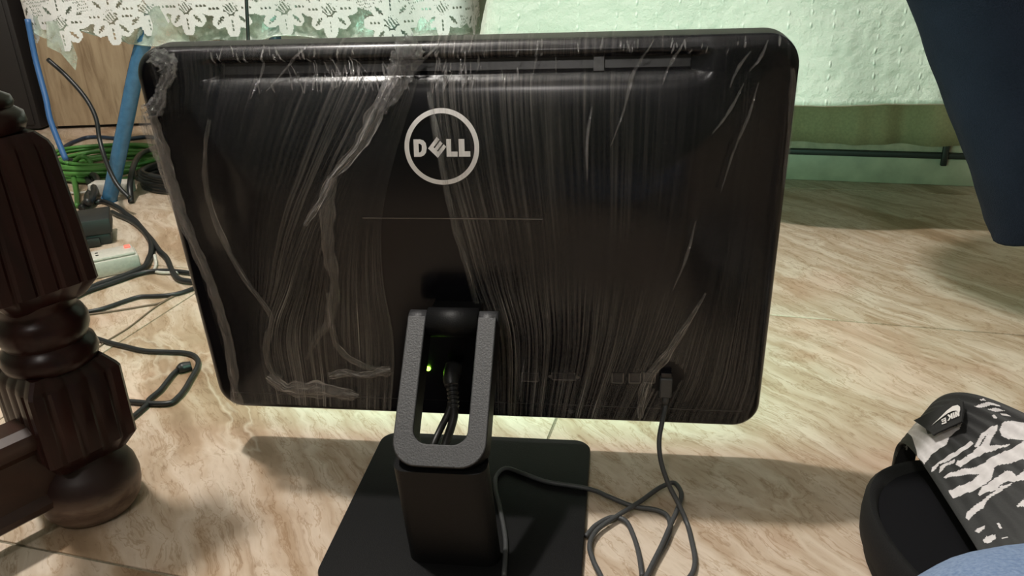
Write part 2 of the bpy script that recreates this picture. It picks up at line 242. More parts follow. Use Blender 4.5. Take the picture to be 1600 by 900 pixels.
def spread_mat():
    m = mat('dotted_bedspread', (.63, .74, .64), .85, spec=.2); t = NT(m)
    uv = t.n('ShaderNodeUVMap'); sp = t.n('ShaderNodeSeparateXYZ'); t.l(uv, 0, sp, 0)
    wob = t.noise((uv, 0), 14, 2); x = t.math('ADD', (sp, 0), t.math('MULTIPLY', (wob, 0), .012))
    fx = t.math('ABSOLUTE', t.math('SUBTRACT', t.math('FRACT', t.math('MULTIPLY', x, 1/.036)), .5))
    fy = t.math('ABSOLUTE', t.math('SUBTRACT', t.math('FRACT', t.math('MULTIPLY', (sp, 1), 1/.020)), .5))
    dx = t.math('MULTIPLY', fx, .036/.0028); dy = t.math('MULTIPLY', fy, .020/.0060)
    d = t.math('SQRT', t.math('ADD', t.math('MULTIPLY', dx, dx), t.math('MULTIPLY', dy, dy)))
    dot = t.ramp(d, [(.0, (1, 1, 1)), (1.0, (0, 0, 0))])
    gate = t.noise((uv, 0), 30, 2); gr = t.ramp((gate, 0), [(.42, (0, 0, 0)), (.58, (1, 1, 1))])
    dm = t.math('MULTIPLY', (dot, 0), (gr, 0))
    cr = t.noise((uv, 0), 22, 5, .6); cloth = t.noise((uv, 0), 260, 2)
    c = t.mixc(dm, (.56, .59, .53), (.80, .84, .78)); t.l(c[0], c[1], t.b, 'Base Color')
    hgt = t.math('ADD', t.math('MULTIPLY', dm, .5), t.math('ADD', t.math('MULTIPLY', (cr, 0), 2.2), t.math('MULTIPLY', (cloth, 0), .12)))
    bp = t.bump(hgt, .8, .005); t.l(bp, 0, t.b, 'Normal'); return m

def denim(name, a, b, scale=700):
    m = mat(name, a, .9, spec=.15); t = NT(m); c = t.coords('Object'); n = t.noise(c, scale, 2); n2 = t.noise(c, 9, 4)
    k = t.math('ADD', t.math('MULTIPLY', (n, 0), .5), t.math('MULTIPLY', (n2, 0), .5))
    r = t.ramp(k, [(.4, a), (.62, b)]); t.l(r, 0, t.b, 'Base Color')
    hgt = t.math('ADD', (n, 0), t.math('MULTIPLY', (n2, 0), 3)); bp = t.bump(hgt, .4, .002); t.l(bp, 0, t.b, 'Normal'); return m

MT = dict(
    marble=marble(),
    grout=grainy('grout', (.20, .17, .12), .9),
    wall=grainy('green_wall_paint', (.24, .27, .21), .8, .08, 40, .1),
    ceil=grainy('ceiling_paint', (.35, .35, .33), .9, .05, 40, .1),
    skirt=grainy('green_skirting', (.39, .38, .28), .45, .15, 25, .1),
    strip=grainy('dark_strip', (.012, .015, .013), .5),
    ledge=grainy('cream_ledge', (.42, .37, .27), .7, .15, 60),
    spread=spread_mat(),
    pleat=grainy('olive_cloth', (.30, .28, .16), .9, .12, 200, .2),
    shell=grainy('black_satin_plastic', (.004, .004, .006), .23, .1, 1500, .02, .26),
    bezel=grainy('black_bezel_plastic', (.008, .008, .009), .35, .1, 900, .05),
    vent=grainy('vent_black', (.006, .006, .009), .35, .1, 900, .05),
    clip=grainy('grey_clip', (.05, .05, .055), .4),
    logo=mat('silver_print', (.80, .78, .78), .45, .15),
    stand=grainy('textured_black_plastic', (.0045, .0045, .005), .5, .25, 900, .35, .22, .0006),
    face=grainy('grey_textured_face', (.042, .042, .045), .50, .25, 700, .5, .55, .0008),
    port=mat('port_rim', (.16, .15, .14), .35, .6),
    led=mat('green_led', (.2, .9, .1), .4, emit=(.35, 1, .04), estr=9),
    screen=mat('lit_screen', (.02, .02, .02), .3, emit=(.48, 1.0, .74), estr=5.2),
    film=film_mat('stretch_film', (135, 1.5, 1), .018, .80, .014, (.58, .54, .50), .9),
    fold=film_mat('folded_film', (9, 1.6, 1), .10, 1.0, .08, (.62, .58, .54), 1.0, .2),
    crumple=film_mat('crumpled_film', (6, 16, 1), .03, .50, .34, (.6, .6, .6), 1.0, .06, .022),
    torn=film_mat('torn_film', (4, 1.2, 1), .20, .40, .10, (.50, .46, .43), 1.0, .15, .006),
    tube_blue=grainy('blue_painted_steel', (.05, .145, .27), .25, .15, 60, .03, .6),
    table=wood('table_board', [(.3, (.25, .17, .10)), (.7, (.36, .25, .15))], (1, 6, 6), .5),
    lace=grainy('white_lace', (.72, .70, .71), .9, .06, 300, .2),
    cover=sheet_mat('clear_table_cover', (.52, .60, .52), .58, .12),
    panelwood=wood('brown_wood_panel', [(.30, (.22, .15, .09)), (.48, (.37, .27, .175)), (.62, (.43, .325, .215)), (.75, (.28, .195, .12))], (7, 7, .9), .5),
    blackbox=grainy('black_box_vinyl', (.012, .009, .009), .6),
    mahogany=wood('dark_mahogany', [(.3, (.007, .0022, .002)), (.55, (.020, .0055, .0045)), (.75, (.034, .010, .008))], (5, 5, 1.2), .30, 0, (0, 0, 0), .12, .26),
    worn=wood('worn_mahogany', [(.3, (.07, .04, .028)), (.48, (.17, .11, .08)), (.70, (.34, .26, .20))], (3, 3, 9), .45, 0, (0, 0, 0), .2, .4, .042),
    rail=wood('red_brown_rail', [(.3, (.018, .006, .004)), (.7, (.042, .015, .009))], (1.2, 5, 5), .38, .1),
    blackcable=mat('black_cable', (.012, .012, .013), .42),
    greycable=grainy('grey_cable', (.055, .057, .06), .5, .1, 400, .05),
    greencable=mat('green_cable', (.075, .22, .045), .4),
    bluecable=mat('blue_cable', (.03, .10, .26), .45),
    darkblue=mat('navy_cable', (.012, .025, .05), .45),
    brownwire=mat('brown_wire', (.16, .11, .075), .6),
    brick=grainy('adapter_plastic', (.014, .015, .015), .5, .15, 700, .1),
    white=grainy('white_plastic', (.52, .49, .44), .45, .08, 200, .1),
    red=mat('red_switch_light', (.8, .12, .1), .4, emit=(1, .12, .08), estr=.8),
    sole=grainy('black_foam', (.012, .012, .013), .75, .2, 900, .35, .2, .0008),
    bed=grainy('black_footbed', (.005, .005, .0065), .85, .15, 500, .2, .12),
    strapb=grainy('strap_black', (.016, .016, .017), .6, .2, 700, .2),
    strapw=grainy('strap_light_grey', (.60, .57, .58), .62, .06, 300, .15),
    tag=grainy('woven_tag', (.014, .014, .015), .7, .3, 1500, .3),
    print=mat('white_print', (.72, .69, .68), .6),
    navy=denim('navy_trousers', (.007, .0085, .018), (.013, .015, .030)),
    jeans=denim('faded_denim', (.14, .20, .33), (.22, .29, .43), 500),
    skin=grainy('skin', (.36, .20, .13), .5, .1, 120, .2),
)

# ------------------------------------------------------------------ mesh helpers
def tag(o, label=None, cat=None, group=None, kind=None):
    if label: o['label'] = label
    if cat: o['category'] = cat
    if group: o['group'] = group
    if kind: o['kind'] = kind
    return o
def empty(name, loc=(0, 0, 0), rz=0):
    o = bpy.data.objects.new(name, None); o.location = loc; o.rotation_euler = (0, 0, rz); o.empty_display_size = .05
    COL.objects.link(o); return o
def mesh(name, v, f, m, parent=None, smooth=True, uv=None, haze=None, mats=None, midx=None):
    me = bpy.data.meshes.new(name); me.from_pydata([tuple(p) for p in v], [], [tuple(q) for q in f])
    if mats:
        for q in mats: me.materials.append(MT[q])
        me.polygons.foreach_set('material_index', midx)
    else: me.materials.append(MT[m])
    if smooth: me.polygons.foreach_set('use_smooth', [True]*len(me.polygons))
    if uv is not None:
        l = me.uv_layers.new(name='UVMap'); ids = np.empty(len(me.loops), dtype=np.int32); me.loops.foreach_get('vertex_index', ids)
        l.data.foreach_set('uv', np.asarray(uv, dtype=np.float32)[ids].ravel())
    if haze is not None:
        a = me.attributes.new('haze', 'FLOAT', 'POINT'); a.data.foreach_set('value', np.asarray(haze, dtype=np.float32))
    me.update()
    o = bpy.data.objects.new(name, me); COL.objects.link(o)
    if parent: o.parent = parent
    return o
def sharp(o, ang=35):
    me = o.data; bm = bmesh.new(); bm.from_mesh(me); bmesh.ops.recalc_face_normals(bm, faces=bm.faces)
    for e in bm.edges:
        e.smooth = not (len(e.link_faces) == 2 and e.calc_face_angle(0) > math.radians(ang))
    bm.to_mesh(me); bm.free(); return o
def box(name, lo, hi, m, parent=None, bev=.002, seg=2):
    bm = bmesh.new(); bmesh.ops.create_cube(bm, size=1)
    for v in bm.verts: v.co = Vector([lo[i]+(v.co[i]+.5)*(hi[i]-lo[i]) for i in range(3)])
    if bev: bmesh.ops.bevel(bm, geom=bm.edges[:], offset=bev, segments=seg, affect='EDGES', profile=.5)
    me = bpy.data.meshes.new(name); bm.to_mesh(me); bm.free(); me.materials.append(MT[m])
    o = bpy.data.objects.new(name, me); COL.objects.link(o)
    if parent: o.parent = parent
    me.polygons.foreach_set('use_smooth', [True]*len(me.polygons)); return sharp(o, 40)
def catmull(P, n):
    P = [np.array(p, float) for p in P]
    d = [0]
    for a, b in zip(P, P[1:]): d.append(d[-1]+max(1e-6, np.linalg.norm(b-a))**.5)
    T = np.linspace(0, d[-1], n); out = []
    Q = [2*P[0]-P[1]]+P+[2*P[-1]-P[-2]]; k = [d[0]-(d[1]-d[0])]+d+[d[-1]+(d[-1]-d[-2])]
    for t in T:
        i = min(max(np.searchsorted(d, t, side='right')-1, 0), len(P)-2)
        p0, p1, p2, p3 = Q[i:i+4]; t0, t1, t2, t3 = k[i:i+4]
        A1 = (t1-t)/(t1-t0)*p0+(t-t0)/(t1-t0)*p1; A2 = (t2-t)/(t2-t1)*p1+(t-t1)/(t2-t1)*p2; A3 = (t3-t)/(t3-t2)*p2+(t-t2)/(t3-t2)*p3
        B1 = (t2-t)/(t2-t0)*A1+(t-t0)/(t2-t0)*A2; B2 = (t3-t)/(t3-t1)*A2+(t-t1)/(t3-t1)*A3
        out.append((t2-t)/(t2-t1)*B1+(t-t1)/(t2-t1)*B2)
    return np.array(out)
def frames(P):
    T = np.gradient(P, axis=0); T /= np.linalg.norm(T, axis=1)[:, None]+1e-12
    n = np.cross(T[0], (0, 0, 1.0))
    if np.linalg.norm(n) < .05: n = np.cross(T[0], (1.0, 0, 0))
    n /= np.linalg.norm(n); N = []
    for t in T:
        n = n-t*(n@t); n /= np.linalg.norm(n)+1e-12; N.append(n)
    N = np.array(N); return T, N, np.cross(T, N)
def tube(name, pts, r, m, parent=None, n=None, res=8, raw=False, squash=None):
    P = np.array(pts, float) if raw else catmull(pts, n or max(12, len(pts)*7))
    T, N, B = frames(P); k = len(P); rr = np.full(k, r) if np.isscalar(r) else np.interp(np.linspace(0, 1, k), np.linspace(0, 1, len(r)), r)
    v = []; f = []
    for i in range(k):
        for j in range(res):
            a = 2*math.pi*j/res; v.append(P[i]+rr[i]*(math.cos(a)*N[i]+math.sin(a)*B[i]))
    for i in range(k-1):
        for j in range(res):
            j2 = (j+1) % res; f.append((i*res+j, i*res+j2, (i+1)*res+j2, (i+1)*res+j))
    f.append(tuple(range(res))[::-1]); f.append(tuple((k-1)*res+j for j in range(res)))
    return mesh(name, v, f, m, parent)
def lathe(name, prof, m, parent=None, c=(0, 0), seg=40):
    v = []; f = []
    for r, z in prof:
        for j in range(seg):
            a = 2*math.pi*j/seg; v.append((c[0]+r*math.cos(a), c[1]+r*math.sin(a), z))
    for i in range(len(prof)-1):
        for j in range(seg):
            j2 = (j+1) % seg; f.append((i*seg+j, i*seg+j2, (i+1)*seg+j2, (i+1)*seg+j))
    f.append(tuple(range(seg))[::-1]); f.append(tuple((len(prof)-1)*seg+j for j in range(seg)))
    return sharp(mesh(name, v, f, m, parent), 50)
def loft(name, rings, m, parent=None, cap=True, ang=40, closed=True):
    n = len(rings[0]); v = [p for r in rings for p in r]; f = []
    for i in range(len(rings)-1):
        for j in range(n):
            j2 = (j+1) % n; f.append((i*n+j, i*n+j2, (i+1)*n+j2, (i+1)*n+j))
    if cap: f.append(tuple(range(n))[::-1]); f.append(tuple((len(rings)-1)*n+j for j in range(n)))
    return sharp(mesh(name, v, f, m, parent), ang)
def rrect(x0, x1, y0, y1, r, k=8):
    out = []
    for cx, cy, a0 in ((x1-r, y1-r, 0), (x0+r, y1-r, 90), (x0+r, y0+r, 180), (x1-r, y0+r, 270)):
        for i in range(k+1):
            a = math.radians(a0+90*i/k); out.append((cx+r*math.cos(a), cy+r*math.sin(a)))
    return out
def sstep(a, b, x):
    t = np.clip((x-a)/(b-a), 0, 1); return t*t*(3-2*t)
def inpoly(x, y, poly):
    c = False; j = len(poly)-1
    for i in range(len(poly)):
        xi, yi = poly[i]; xj, yj = poly[j]
        if (yi > y) != (yj > y) and x < (xj-xi)*(y-yi)/(yj-yi)+xi: c = not c
        j = i
    return c
def plate(name, polys, nrm, th, m, parent=None):
    """flat 3-D polygons extruded by th along nrm, one mesh"""
    v = []; f = []; nrm = np.array(nrm)
    for P in polys:
        b = len(v); P = [np.array(p) for p in P]; n = len(P); v += P+[p+nrm*th for p in P]
        for tri in tessellate_polygon([[Vector(p) for p in P]]):
            f.append([b+i for i in tri]); f.append([b+n+i for i in tri][::-1])
        for i in range(n): f.append((b+i, b+(i+1) % n, b+n+(i+1) % n, b+n+i))
    o = mesh(name, v, f, m, parent, smooth=False); return sharp(o)

# ================================================================== the room
def struct(o): o['kind'] = 'structure'; return o
XL, XR, YF, YB, YB2, ZC = -2.9, 2.3, -4.2, 1.19, 2.15, 2.6
TS = .67; TX, TY = .062, .435
floor = struct(box('floor', (XL, YF, -.06), (XR, YB2, -.0015), 'grout', None, 0))
tm = None
g = .0014
for i in range(-5, 5):
    for j in range(-7, 4):
        x0, y0 = TX+(i-0)*TS, TY+j*TS
        if x0+TS < XL+.05 or x0 > XR-.05 or y0 > YB2-.05 or y0+TS < YF+.05: continue
        xa, xb, ya, yb = max(x0, XL), min(x0+TS, XR), max(y0, YF), min(y0+TS, YB2)
        if xb-xa > TS-1e-6 and yb-ya > TS-1e-6:
            if tm is None:
                o = box('tile', (g-TS/2, g-TS/2, -.012), (TS/2-g, TS/2-g, 0), 'marble', floor, .0006, 1); tm = o.data
            else:
                o = bpy.data.objects.new('tile', tm); COL.objects.link(o); o.parent = floor
        else:
            cx, cy = x0+TS/2, y0+TS/2
            o = box('tile', (xa+g-cx, ya+g-cy, -.012), (xb-g-cx, yb-g-cy, 0), 'marble', floor, .0006, 1)
        o.location = (x0+TS/2, y0+TS/2, 0)
struct(box('wall_back', (-.42, YB, -.06), (XR, YB+.12, ZC), 'wall', None, 0))
struct(box('wall_recess', (-.42, YB+.12, -.06), (-.30, YB2, ZC), 'wall', None, 0))
struct(box('wall_rear', (XL, YB2, -.06), (-.30, YB2+.12, ZC), 'wall', None, 0))
struct(box('wall_left', (XL-.12, YF, -.06), (XL, YB2+.12, ZC), 'wall', None, 0))
struct(box('wall_right', (XR, YF, -.06), (XR+.12, YB+.12, ZC), 'wall', None, 0))
struct(box('wall_front', (XL-.12, YF-.12, -.06), (XR+.12, YF, ZC), 'wall', None, 0))
struct(box('ceiling', (XL-.12, YF-.12, ZC), (XR+.12, YB2+.12, ZC+.1), 'ceil', None, 0))
struct(box('baseboard_back', (-.30, YB-.020, .0), (XR, YB, .058), 'skirt', None, .002))
t1 = struct(box('trim_1', (-.30, YB-.024, .058), (XR, YB, .070), 'strip', None, .002))
box('strap_end', (.655, YB-.032, .045), (.667, YB-.022, .090), 'strip', t1, .002)
struct(box('trim_2', (-.30, YB-.014, .070), (XR, YB, .088), 'ledge', None, .002))

# ------------------------------------------------------------------ bench with its bedspread, pleated curtain
b = empty('bench', (.20, .92, 0)); tag(b, 'low bench hidden under the mint green bedspread behind the monitor', 'bench')
box('bench_top', (-.42, -.06, .455), (.34, .15, .485), 'table', b, .004)
for x in (-.33, -.02):
    for y in (-.04, .12): box('leg', (x-.02, y-.02, 0), (x+.02, y+.02, .455), 'table', b, .003)
def spread():
    x0, x1, yf, yr, rc = -.262, .600, .765, 1.10, .06
    path = []                                                  # plan outline of the hanging skirt
    for s in np.linspace(yr, yf+rc, 14): path.append((x0, s))
    for a in np.linspace(180, 270, 10)[1:]: path.append((x0+rc+rc*math.cos(math.radians(a)), yf+rc+rc*math.sin(math.radians(a))))
    for s in np.linspace(x0+rc, x1-rc, 120)[1:]: path.append((s, yf))
    for a in np.linspace(270, 360, 12)[1:]: path.append((x1-rc+rc*math.cos(math.radians(a)), yf+rc+rc*math.sin(math.radians(a))))
    for s in np.linspace(yf+rc, yr, 14)[1:]: path.append((x1, s))
    path = np.array(path); L = np.r_[0, np.cumsum(np.linalg.norm(np.diff(path, axis=0), axis=1))]
    tn = np.gradient(path, axis=0); tn /= np.linalg.norm(tn, axis=1)[:, None]; nr = np.stack([tn[:, 1], -tn[:, 0]], 1)
    zs = np.r_[.5, np.linspace(.492, .258, 44), .2545, .253]
    v = []; uv = []
    for k, z in enumerate(zs):
        d = (.492-min(z, .492))/.27
        for i, p in enumerate(path):
            off = .010*d*math.sin(L[i]*21+1.2)+.012*d*math.sin(L[i]*9)+.004*d*noise.noise((L[i]*14, z*9, 3))+.0016*noise.noise((L[i]*60, z*60, 1))
            off -= .055*(1-d)
            if k == 0: off -= .012
            if k > 44: off += .0025*(1 if k == 45 else -1)
            zz = z+.007*d*math.sin(L[i]*4.1+.6)+.0015*noise.noise((L[i]*30, 2, 1))*d
            q = p+nr[i]*off; v.append((q[0], q[1], zz)); uv.append((L[i], zz))
    n = len(path); f = [(k*n+i, k*n+i+1, (k+1)*n+i+1, (k+1)*n+i) for k in range(len(zs)-1) for i in range(n-1)]
    c = len(v); v.append((.20, .93, .502)); uv.append((.5, .5))
    f += [(c, i+1, i) for i in range(n-1)]+[(c, 0, n-1)]
    o = mesh('bedspread', v, f, 'spread', None, uv=uv)
    md = o.modifiers.new('t', 'SOLIDIFY'); md.thickness = .004; md.offset = -1
    tag(o, 'mint green bedspread with rows of raised white dots hanging to a wavy hem at right', 'bedspread')
spread()
def pleated():
    xs = np.linspace(-.28, 1.9, 330); zs = np.linspace(.52, .0885, 12); v = []
    for z in zs:
        for x in xs:
            y = YB-.030-.013*math.sin(x*34+2.6*math.sin(x*9))-.004*math.sin(x*83+1.3*math.sin(x*13)); v.append((x, y, z))
    n = len(xs); f = [(k*n+i, (k)*n+i+1, (k+1)*n+i+1, (k+1)*n+i) for k in range(len(zs)-1) for i in range(n-1)]
    o = mesh('pleated_curtain', v, f, 'pleat'); md = o.modifiers.new('t', 'SOLIDIFY'); md.thickness = .002
    tag(o, 'olive pleated cloth against the wall in the gap below the mint bedspread', 'curtain')
pleated()

# ------------------------------------------------------------------ side table with blue legs, cover and lace
RT = math.radians(15.766)
tb = empty('side_table', (-1.146, .763, 0), RT); tag(tb, 'side table on slanted blue tube legs under the white lace cloth', 'table')
box('table_top', (.0, .0, .598), (.84, .52, .618), 'table', tb, .004)
for nm, q in (('leg', [(0, 0, 0), (.078, .0, .175), (.151, .0, .336), (.30, .02, .598)]), ('leg', [(.86, 0, 0), (.78, 0, .175), (.70, .0, .336), (.54, .02, .598)]),
              ('leg', [(.30, .48, 0), (.30, .48, .598)]), ('leg', [(.62, .48, 0), (.62, .48, .598)])):
    lg = tube(nm, q, .0165, 'tube_blue', tb, 30, 16)
    tube('foot_cap', [np.array(q[0])+(0, 0, .0), np.array(q[0])*.96+np.array(q[1])*.04+(0, 0, .0)], .0175, 'tube_blue', lg, raw=True, res=16)
def cloth_path(y, ext):
    """front edge in table space with rounded ends going back along the sides"""
    P = [(-.115-ext, .30), (-.100-ext, .08), (-.066, y), (.03, y-.004), (.2, y), (.35, y-.004), (.5, y), (.62, y-.003), (.72, y-.012), (.80, y+.004), (.845+ext*.3, y+.03), (.87+ext*.3, .12)]
    return P
def lace():
    P = np.array(cloth_path(-.022, 0)); S = np.array([np.r_[p, 0] for p in P]); C = catmull(S, 760)
    L = np.r_[0, np.cumsum(np.linalg.norm(np.diff(C, axis=0), axis=1))]; i0 = np.argmin(abs(C[:, 0]+.02)+(C[:, 1] > .02)*9); L -= L[i0]-(-.02)
    Lw = np.r_[L]; rows = np.r_[np.linspace(.622, .475, 14), np.arange(.4735, .318, -.0016)]
    fl = [(-.095, .395), (.008, .396), (.112, .404), (.184, .418), (.270, .418), (.363, .412), (.468, .409), (.566, .402), (.694, .372), (.80, .395), (.90, .39)]
    v = []; keep = np.zeros((len(rows), len(C)), bool); N, Wd = len(rows), len(C)
    for k, z in enumerate(rows):
        d = max(0, (.60-z)/.26)
        for i in range(Wd):
            off = .010*d*math.sin(L[i]*23)+.007*d*math.sin(L[i]*47+1)
            v.append((C[i, 0], C[i, 1]-off-.003, z))
    R = .060
    for k, z in enumerate(rows):
        for i in range(Wd):
            s = L[i]; solid = False; ok = False; hole = False
            near = min(fl, key=lambda q: abs(q[0]-s)); 
            # band line: between neighbouring flowers
            j = max(0, min(len(fl)-2, sum(1 for q in fl if q[0] <= s)-1)); a, c = fl[j], fl[j+1]; t = min(1, max(0, (s-a[0])/(c[0]-a[0])))
            line = a[1]*(1-t)+c[1]*t+.016*math.sin(math.pi*t)-.002
            if s > .76: line = .352+.012*abs(math.sin((s-.76)*40))
            elif s > .694: line = min(line, .372-(s-.694)*.3)
            if z > line: ok = True
            for q in fl:
                dx, dz = s-q[0], z-q[1]; rr = math.hypot(dx, dz)
                if rr > R: continue
                ang = math.atan2(dz, dx); pa = (ang+math.pi/2)/(math.pi/4); pk = round(pa); da = (pa-pk)*(math.pi/4)
                lim = R*(1.0 if pk % 2 == 0 else .88)
                along, side = rr*math.cos(da), rr*math.sin(da)
                wd = .0150*math.sqrt(max(0, 1-((along-lim*.62)/(lim*.385))**2))
                if .012 < along < lim-.002 and abs(side) < wd:
                    ok = True; solid = True
                    if abs(side) < .0016 and any(abs(along-h) < .0024 for h in (.026, .034, .042)): hole = True
                    if pk % 2 and abs(side) < .0036 and .026 < along < .040 and int(along/.0032) % 2: hole = True
                if abs(dx)+abs(dz)*1.3 < .017:
                    ok = True; solid = True
                    if int((dx+dz*.6+1)/.0034) % 2 and abs(dx)+abs(dz)*1.3 < .014: hole = True
            if not solid and z < .474:
                u, w_ = s+z*.4, z-s*.12
                if int((u+3)/.0022) % 2 == 0 and int((w_+3)/.0032) % 2: hole = True
                if int((s+3)/.0032+ (z*300)) % 5 == 0: hole = False
            keep[k, i] = ok and not hole
            if k < 14: keep[k, i] = True
    f = []
    for k in range(N-1):
        for i in range(Wd-1):
            if keep[k, i] and (keep[k+1, i+1] or keep[k+1, i]): f.append((k*Wd+i, k*Wd+i+1, (k+1)*Wd+i+1, (k+1)*Wd+i))
    c0 = len(v); v.append((.42, .26, .628))
    f += [(c0, i+4 if i+4 < Wd else Wd-1, i) for i in range(0, Wd-1, 4)]
    f.append((c0, 0, Wd-1))
    used = sorted({i for q in f for i in q}); mp = {a: b_ for b_, a in enumerate(used)}
    o = mesh('lace_tablecloth', [v[i] for i in used], [[mp[i] for i in q] for q in f], 'lace')
    o.location = tb.location; o.rotation_euler = tb.rotation_euler
    tag(o, 'white lace tablecloth with scalloped flower edge draped over the side table', 'tablecloth')
lace()
def cover():
    S = np.array([np.r_[p, 0] for p in cloth_path(-.010, -.004)]); C = catmull(S, 260)
    L = np.r_[0, np.cumsum(np.linalg.norm(np.diff(C, axis=0), axis=1))]; L -= L[np.argmin(abs(C[:, 0])+(C[:, 1] > .02)*9)]
    v = []; nz = 34; Wd = len(C)
    for k in range(nz):
        for i in range(Wd):
            s = L[i]; bot = .352-.012*math.sin(max(0, min(1, (s-.11)/.22))*math.pi)-.010*math.sin(max(0, min(1, (s-.32)/.12))*math.pi)-.014*sstep(.45, .60, s)
            if s < .11: bot = .372+.008*math.sin(s*60)
            z = .6205+(bot-.6205)*(k/(nz-1)); d = k/(nz-1)
            off = .006*d*math.sin(s*31+2)+.004*d*noise.noise((s*30, z*30, 5))+(.004 if k == nz-1 else 0)
            v.append((C[i, 0], C[i, 1]-off, z))
    f = [(k*Wd+i, k*Wd+i+1, (k+1)*Wd+i+1, (k+1)*Wd+i) for k in range(nz-1) for i in range(Wd-1)]
    c0 = len(v); v.append((.42, .26, .6235)); f += [(c0, i+1, i) for i in range(Wd-1)]; f.append((c0, 0, Wd-1))
    o = mesh('plastic_cover', v, f, 'cover'); o.location = tb.location; o.rotation_euler = tb.rotation_euler
    tag(o, 'clear plastic table cover with a wavy edge showing below the white lace', 'table cover')
    r = tube('rolled_hem', [v[(nz-1)*Wd+i] for i in range(70, 205, 3)], .0016, 'cover', o, 120, 6)
    fp = [(-.020, -.036, .40), (.028, -.036, .40), (.024, -.038, .36), (.028, -.037, .325), (.018, -.039, .300), (.010, -.038, .312), (-.004, -.038, .335), (-.030, -.037, .350)]
    mesh('torn_flap', fp, [tuple(range(8))], 'cover', o, smooth=False)
cover()

# ------------------------------------------------------------------ things behind the table
cab = empty('wooden_cabinet', (-1.985, 1.43, 0), RT); tag(cab, 'brown wood grain cabinet side standing behind the blue table leg', 'cabinet')
box('cabinet_body', (.045, .004, .012), (.52, .34, .60), 'panelwood', cab, .002)
box('side_panel', (.048, -.008, .010), (.514, .004, .595), 'panelwood', cab, .0015)
box('plinth', (.05, .01, .0), (.51, .33, .012), 'blackbox', cab, .001)
bb = empty('black_box', (-1.966, 1.415, 0), RT); tag(bb, 'black upright box standing at the far left beside the brown cabinet', 'box')
box('box_body', (-.36, .0, .006), (-.003, .30, .50), 'blackbox', bb, .006)
box('front_panel', (-.345, -.006, .02), (-.018, .0, .485), 'blackbox', bb, .003)
for x in (-.33, -.03):
    for y in (.03, .27): lathe('rubber_foot', [(.012, 0), (.013, .003), (.011, .006)], 'strip', bb, (x, y), 12)

# ------------------------------------------------------------------ cables and electrical things on the left
def cable(name, pts, r, m, label, cat='cable', group=None, n=None):
    o = tube(name, pts, r, m, None, n); tag(o, label, cat, group); return o
cable('cable', CAB_THICK, .0056, 'blackcable', 'thick black cable curving past the white power strip to the carved post')
cable('cable', CAB_SECOND, .0050, 'blackcable', 'black cable from the power adapter bending toward the monitor left edge')
cable('cable', CAB_THIRD, .0042, 'blackcable', 'black cable on the tiles, upper of two running from post to monitor')
cable('cable', CAB_FOURTH, .0036, 'blackcable', 'black cable on the tiles, lower of two running from post to monitor')
cable('wire', WIRE_A, .0016, 'brownwire', 'thin brown wire lying just below the lower black floor cable', 'wire')
cable('wire', WIRE_B, .0013, 'brownwire', 'thin brown wire crossing the bare tile diagonally beside the post', 'wire')
cable('cable', CAB_LOOP, .0036, 'blackcable', 'black cable making a wide bend around the small plug beside the post')
u = empty('plug_cable', (0, 0, 0)); tag(u, 'short black cable ending in a small plug inside the bend of cable', 'cable')
tube('cord', CAB_USB, .0034, 'blackcable', u)
tube('plug', USB_HEAD, [.0045, .0075, .0072, .0062], 'blackcable', u, 14, 12)
cable('cable', CAB_HANG, .0048, 'blackcable', 'black cable hanging in front of the brown cabinet down to the floor')
cable('cable', CAB_DROP, .0034, 'blackcable', 'thin black cord hanging straight down in front of the lace tablecloth')
cable('cable', CAB_BLUE, .0060, 'bluecable', 'flat blue cable hanging along the edge of the black box')
bd = empty('cable_bundle', (0, 0, 0)); tag(bd, 'twisted bundle of black cables beside the green cable coil', 'cable')
for k in range(3):
    P = [np.array(p)+np.array((.010*math.cos(i*.9+k*2.1), .010*math.sin(i*.9+k*2.1), .008*math.cos(i*.9+k*2.1)+.004)) for i, p in enumerate(CAB_BUNDLE)]
    tube('strand', P, .0078, 'blackcable', bd)
cable('cable', CAB_BLUEFLOOR, .006, 'darkblue', 'dark blue cable arching over the floor behind the blue table leg')
cable('cable', CAB_ARC, .0068, 'blackcable', 'black cable standing in an arch right of the blue table leg')
def coil(name, c, rx, ry, turns, r, m, spread, label, hmax, seed):
    rnd = random.Random(seed); e = empty(name, (c[0], c[1], 0)); tag(e, label, 'cable')
    for k in range(turns):
        a0 = rnd.random()*6.28; ox, oy = rnd.uniform(-1, 1)*spread, rnd.uniform(-1, 1)*spread; sx, sy = rnd.uniform(.82, 1.06), rnd.uniform(.80, 1.06)
        z0 = r+hmax*k/max(1, turns-1); tl = rnd.uniform(-.008, .008)
        pts = []
        for i in range(13):
            a = a0+2*math.pi*i/12
            pts.append((ox+rx*sx*math.cos(a), oy+ry*sy*math.sin(a), max(r, z0+tl*math.cos(a)+.002*math.sin(3*a+k))))
        tube('loop', pts, r, m, e, 60, 7)
    return e
gc = coil('green_cable_coil', (-1.345, 1.005), .155, .115, 11, .0052, 'greencable', .016, 'bright green network cable coiled loosely behind the blue table leg', .035, 3)
inv = Matrix.Translation((1.345, -1.005, 0))
tube('loose_end', [inv @ Vector(p) for p in GREENARC], .0058, 'greencable', gc)
tube('loose_end', [inv @ Vector(p) for p in GREENSTEM], .0062, 'greencable', gc)
coil('black_cable_coil', (-1.035, .915), .125, .085, 9, .0066, 'blackcable', .008, 'thick black cable coiled flat on the tiles beside the monitor left edge', .036, 5)
ad = empty('power_adapter', (-.985, .525, 0), math.radians(40)); tag(ad, 'black stepped power adapter standing beside the white power strip', 'power adapter')
box('adapter_body', (-.14, -.045, .022), (.045, .045, .054), 'brick', ad, .004)
box('adapter_base', (-.13, -.040, .0), (.040, .040, .022), 'brick', ad, .004)
